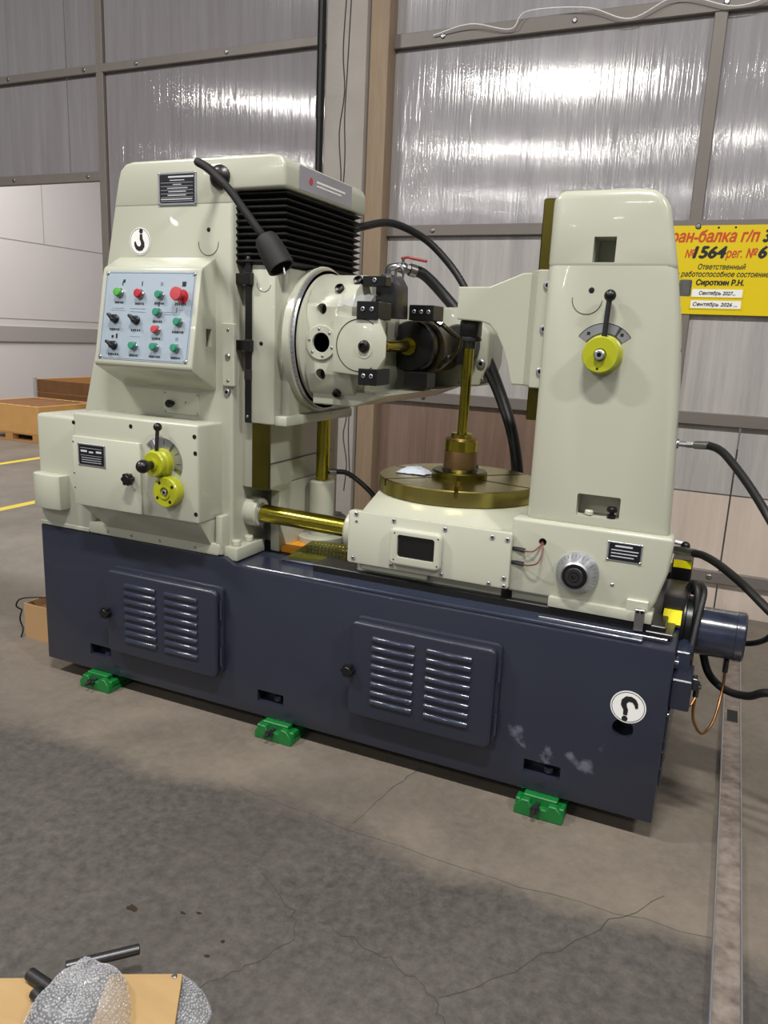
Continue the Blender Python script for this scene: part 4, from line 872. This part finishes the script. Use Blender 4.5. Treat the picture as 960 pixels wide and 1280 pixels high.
# ------------------------------------------------------------------ crane sign on the wall
sg = thing('crane_sign', 'yellow notice board with red and black lettering on the wall', 'sign', (2.9, YW, 2.06))
sx0, sx1, YS = -.66, .62, -.036
b = NB(); box(b, sx0, sx1, YS, -.026, -.250, .245, .001, 1); mk('sign_board', b, 'sign_yellow', sg)
b = NB(); box(b, sx0, sx1, -.026, 0, .18, .20); box(b, sx0, sx1, -.026, 0, -.20, -.18); mk('sign_batten', b, 'girt', sg, smooth=False)
def sign_text(t, m, x0, x1, z, h, shear=.22, bold=0, y=YS, name='sign_lettering'):
    # lettering stretched to the width it has on the board; h is the height of a capital
    o = text_mesh(t, h/.73, m, sg, name, shear)
    xs = [v.co.x for v in o.data.vertices]; k = (x1-x0)/(max(xs)-min(xs)); mn = min(xs)
    for v in o.data.vertices: v.co.x = (v.co.x-mn)*k
    if bold:
        bm = bmesh.new(); bm.from_mesh(o.data); src = o.data.copy()
        for kk, (dx, dz) in enumerate(((bold, 0), (bold*.5, bold*.4), (bold*.5, -bold*.4))):
            n0 = len(bm.verts); bm.from_mesh(src); bm.verts.ensure_lookup_table()
            for v in bm.verts[n0:]: v.co.x += dx; v.co.z += dz; v.co.y -= .0004*(kk+1)
        bm.to_mesh(o.data); bm.free(); bpy.data.meshes.remove(src)
    o.location = (x0, y-.0008, z); return o
sign_text('Кран-балка г/п', 'sign_red', -.642, -.124, .155, .066, bold=.005)
sign_text('3', 'ink', -.104, -.070, .155, .066, bold=.010)
sign_text('№', 'sign_red', -.503, -.452, .068, .045, bold=.002); sign_text('1564', 'ink', -.463, -.290, .068, .064, bold=.010); sign_text('рег.', 'sign_red', -.284, -.200, .068, .050, bold=.002)
sign_text('№', 'sign_red', -.178, -.122, .068, .050, bold=.003); sign_text('6', 'ink', -.116, -.080, .068, .064, bold=.010)
sign_text('Ответственный', 'ink', -.424, -.171, .004, .030, bold=.001)
sign_text('за работоспособное состояние', 'ink', -.555, -.045, -.037, .030, bold=.001)
sign_text('Сироткин Р.Н.', 'ink', -.424, -.171, -.084, .031, .12, .004)
for z0, z1, t, x0, x1 in ((-.151, -.108, 'Сентябрь 2027...', -.400, -.205), (-.214, -.171, 'Сентябрь 2026 ...', -.426, -.188)):
    b = NB(); box(b, -.446, -.160, YS-.003, YS, z0-.006, z1+.006); mk('label_holder', b, 'sign_yellow', sg, smooth=False)
    b = NB(); box(b, -.438, -.168, YS-.004, YS-.003, z0, z1); mk('date_strip', b, 'paper', sg, smooth=False, label='white paper strip with a printed date')
    sign_text(t, 'ink', x0, x1, z0+.012, .021, .2, .0012, YS-.004, 'date_lettering')
for x in (-.44, -.34, -.25): screw(sg, x, YS, .232, .006, ME_PLUG, 'nail')

# ------------------------------------------------------------------ steel strip let into the floor
b = NB(); box(b, 2.905, 2.980, -6, 2.52, 0, .018, .003, 2); rl = tag(mk('floor_rail', b, 'rail_steel'), 'worn flat steel rail strip running along the floor', 'rail')
for x0, x1 in ((2.904, 2.910), (2.975, 2.981)):
    b = NB(); box(b, x0, x1, -6, 2.52, 0, .0215, .002, 1); mk('rail_lip', b, 'alu', rl)
b = NB(); box(b, 2.922, 2.966, 1.04, 1.16, .0180, .0186); mk('rail_hole', b, 'black_matte', rl)

# ------------------------------------------------------------------ cardboard box beside the bed
bx = thing('cardboard_box', 'small open brown cardboard box on the floor beside the bed', 'box', (-.42, .235, 0))
W, D, H = .34, .34, .185
def carton(m='cardboard', t=.006):
    b = NB(); box(b, 0, W, 0, D, 0, t); mk('box_bottom', b, m, bx, smooth=False)
    for x0, x1, y0, y1 in ((0, W, 0, t), (0, W, D-t, D), (0, t, t, D-t), (W-t, W, t, D-t)):
        b = NB(); box(b, x0, x1, y0, y1, t, H); mk('box_side', b, m, bx, smooth=False)
carton()
b = NB(); box(b, .235, .300, -.001, 0, .075, .125); mk('box_sticker', b, 'paper', bx, smooth=False, label='white sticker')
b = NB(); box(b, .03, .31, .03, .31, .01, .16, .02, 2); mk('packing_filler', b, 'timber_dark', bx)
b = NB(); tube(b, [(-.04, .02, .135), (-.055, .0, .16), (-.03, .01, .20), (.06, .05, .212), (.2, .15, .20), (.25, .2, .15)], .004, 8, 6); mk('cable_end', b, 'black', bx)
b = NB(); tube(b, [(-.04, .02, .135), (-.058, .02, .08), (-.04, .02, .03), (-.01, -.02, .006)], .004, 8, 6); mk('cable_tail', b, 'black', bx)

# ------------------------------------------------------------------ crates and pallets behind
def pallet(name, label, x, y, rz=0, w=1.2, d=.8):
    p = thing(name, label, 'pallet', (x, y, 0), rz)
    for i in range(3):
        b = NB(); box(b, 0, w, i*(d-.1)/2, i*(d-.1)/2+.1, 0, .022, .002, 1); mk('bottom_board', b, 'timber', p)
        for k in range(3):
            b = NB(); box(b, k*(w-.14)/2, k*(w-.14)/2+.14, i*(d-.1)/2, i*(d-.1)/2+.1, .022, .10, .002, 1); mk('pallet_block', b, 'timber', p)
    for i in range(6):
        b = NB(); box(b, 0, w, i*(d-.11)/5, i*(d-.11)/5+.11, .10, .122, .002, 1); mk('deck_board', b, 'timber', p)
    return p
pallet('pallet', 'wooden pallet under the plywood-sided crate at the back', -6.75, 5.0, 0, 1.16, 1.0)
pc = thing('plywood_crate', 'low crate with orange plywood sides standing on a pallet', 'crate', (-6.75, 5.0, .122))
for x0, x1, y0, y1 in ((0, 1.16, 0, .02), (0, 1.16, .98, 1.0), (0, .02, .02, .98), (1.14, 1.16, .02, .98)):
    b = NB(); box(b, x0, x1, y0, y1, 0, .37, .002, 1); mk('side_panel', b, 'plywood_lit', pc)
b = NB(); box(b, .02, 1.14, .02, .98, .28, .33); mk('contents_layer', b, 'rust', pc, smooth=False)
for i in range(7):
    b = NB(); box(b, .06+i*.155, .16+i*.155, .05, .95, .33, .37, .006, 1); mk('packed_bar', b, 'timber_dark', pc)
pallet('pallet', 'wooden pallet farther back under the open timber crate', -7.1, 6.3, 0, 2.0, 1.2)
oc = thing('timber_crate', 'open brown timber crate with board sides behind the plywood one', 'crate', (-7.1, 6.3, .122))
for k in range(3):
    z0 = .02+k*.2
    for x0, x1, y0, y1 in ((0, 2.0, 0, .03), (0, 2.0, 1.17, 1.2), (0, .03, .03, 1.17), (1.97, 2.0, .03, 1.17)):
        b = NB(); box(b, x0, x1, y0, y1, z0, z0+.19, .003, 1); mk('side_board', b, 'timber_dark' if y0 < .02 else 'timber', oc)
b = NB(); box(b, .0, .06, -.03, 0, 0, .64, .003, 1); box(b, 1.94, 2.0, -.03, 0, 0, .64, .003, 1); mk('corner_batten', b, 'grey_band', oc)
b = NB(); box(b, .05, 1.95, .05, 1.15, .0, .02); mk('crate_bottom', b, 'timber_dark', oc, smooth=False)

# ------------------------------------------------------------------ packing material in the foreground
ZB = .012
def board(name, label, pts, z0, z1, m='plywood'):
    b = NB(); prism(b, pts, 'z', z0, z1, .001, 1); return tag(mk(name, b, m), label, 'board')
board('plywood_sheet', 'pale plywood sheet on the floor left of the bubble wrap', [(1.20, -1.44), (1.423, -1.325), (1.459, -1.379), (1.53, -1.52), (1.62, -1.66), (1.38, -1.74)], .035, .050)
b_ = board('plywood_sheet', 'plywood offcut with a corner screw resting on bubble wrap', [(1.555, -1.245), (1.712, -1.164), (1.86, -1.40), (1.70, -1.52)], .035, .050)
screw(b_, 1.700, -1.180, .050, .007, ME_RIVET, 'corner_screw', (R(-90), 0, 0))
for nm, lb, p0, p1, r, m in (('steel_bar', 'short grey round steel bar poking out behind the bubble wrap', (1.47, -1.300, .080), (1.585, -1.172, .075), .013, 'steel_dark'),
                     ('rubber_rod', 'upper black rod lying across the left plywood sheet', (1.398, -1.343, .066), (1.56, -1.36, .066), .015, 'rubber'),
                     ('rubber_rod', 'lower black rod half under the bubble wrap on plywood', (1.452, -1.376, .066), (1.60, -1.41, .066), .015, 'rubber')):
    b = NB(); cyl(b, p0, p1, r, n=20, bev=.002); tag(mk(nm, b, m), lb, 'rod')
_bb = NB(); lathe(_bb, (0, 0, 0), (0, 0, 1), [(1, 0), (.85, .45), (.45, .72), (0, .8)], 8)
ME_BUBBLE = mesh_of(_bb, 'bubble', name='bubble')
def wrap(name, label, c0, rx, ry, h, z0, rot, seed, power):
    # sheet of film crumpled over something, with rows of small air domes raised on it
    rnd = random.Random(seed); ph = [rnd.uniform(0, 6.28) for _ in range(8)]; c, s_ = math.cos(rot), math.sin(rot)
    def P(f, t):
        rr = 1 + .10*math.sin(2*t+ph[0]) + .07*math.sin(3*t+ph[1]) + .03*math.sin(7*t+ph[2])
        x, y = f*rr*rx*math.cos(t), f*rr*ry*math.sin(t)
        z = h*(1-f**power)*(1 + .10*math.sin(4*t+ph[3]+3*f)*f) + .005*math.sin(9*t+ph[4])*f + .004*math.sin(60*x+ph[5])*math.sin(55*y+ph[6])
        return Vector((c0[0]+x*c-y*s_, c0[1]+x*s_+y*c, max(.001, z0+z)))
    b = NB(); n, k = 48, 20; rows = [[b.verts.new(P(0, 0))]]
    for j in range(1, k+1): rows.append([b.verts.new(P(j/k, 2*math.pi*i/n)) for i in range(n)])
    for i in range(n): b.faces.new((rows[0][0], rows[1][i], rows[1][(i+1) % n]))
    for j in range(1, k):
        for i in range(n): b.faces.new((rows[j][i], rows[j+1][i], rows[j+1][(i+1) % n], rows[j][(i+1) % n]))
    bmesh.ops.recalc_face_normals(b, faces=b.faces)
    o = tag(mk(name, b, 'film'), label, 'bubble wrap')
    b = NB(); f = .04
    while f < .98:
        m_ = max(5, int(2*math.pi*f*(rx+ry)/2/.0068))
        for i in range(m_):
            t = 2*math.pi*i/m_ + f*9 + rnd.uniform(-.35, .35)/m_*6.28; p = P(min(.985, f+rnd.uniform(-.012, .012)), t); du = P(min(f+.02, 1), t)-p; dt = P(f, t+.05)-p; nr = du.cross(dt)
            if nr.length < 1e-9: continue
            nr.normalize(); nr = nr if nr.z > 0 else -nr
            q = nr.to_track_quat('Z', 'Y'); r = .0029*rnd.uniform(.8, 1.1); vs = [b.verts.new(p + q @ (v.co*r)) for v in ME_BUBBLE.vertices]
            for pl in ME_BUBBLE.polygons: b.faces.new([vs[w] for w in pl.vertices])
        f += .0068/((rx+ry)/2)*(.75 if f > .7 and power > 3 else 1)
    bb = mk('air_bubbles', b, 'bubble', o); bb['kind'] = 'stuff'
    return o
wrap('bubble_wrap', 'crumpled mound of clear bubble wrap between the plywood pieces', (1.580, -1.360), .105, .135, .085, .045, R(27), 3, 4.5)
wrap('bubble_wrap', 'flat clear bubble wrap spread under the plywood offcut', (1.720, -1.245), .125, .10, .028, .003, R(-40), 5, 3)
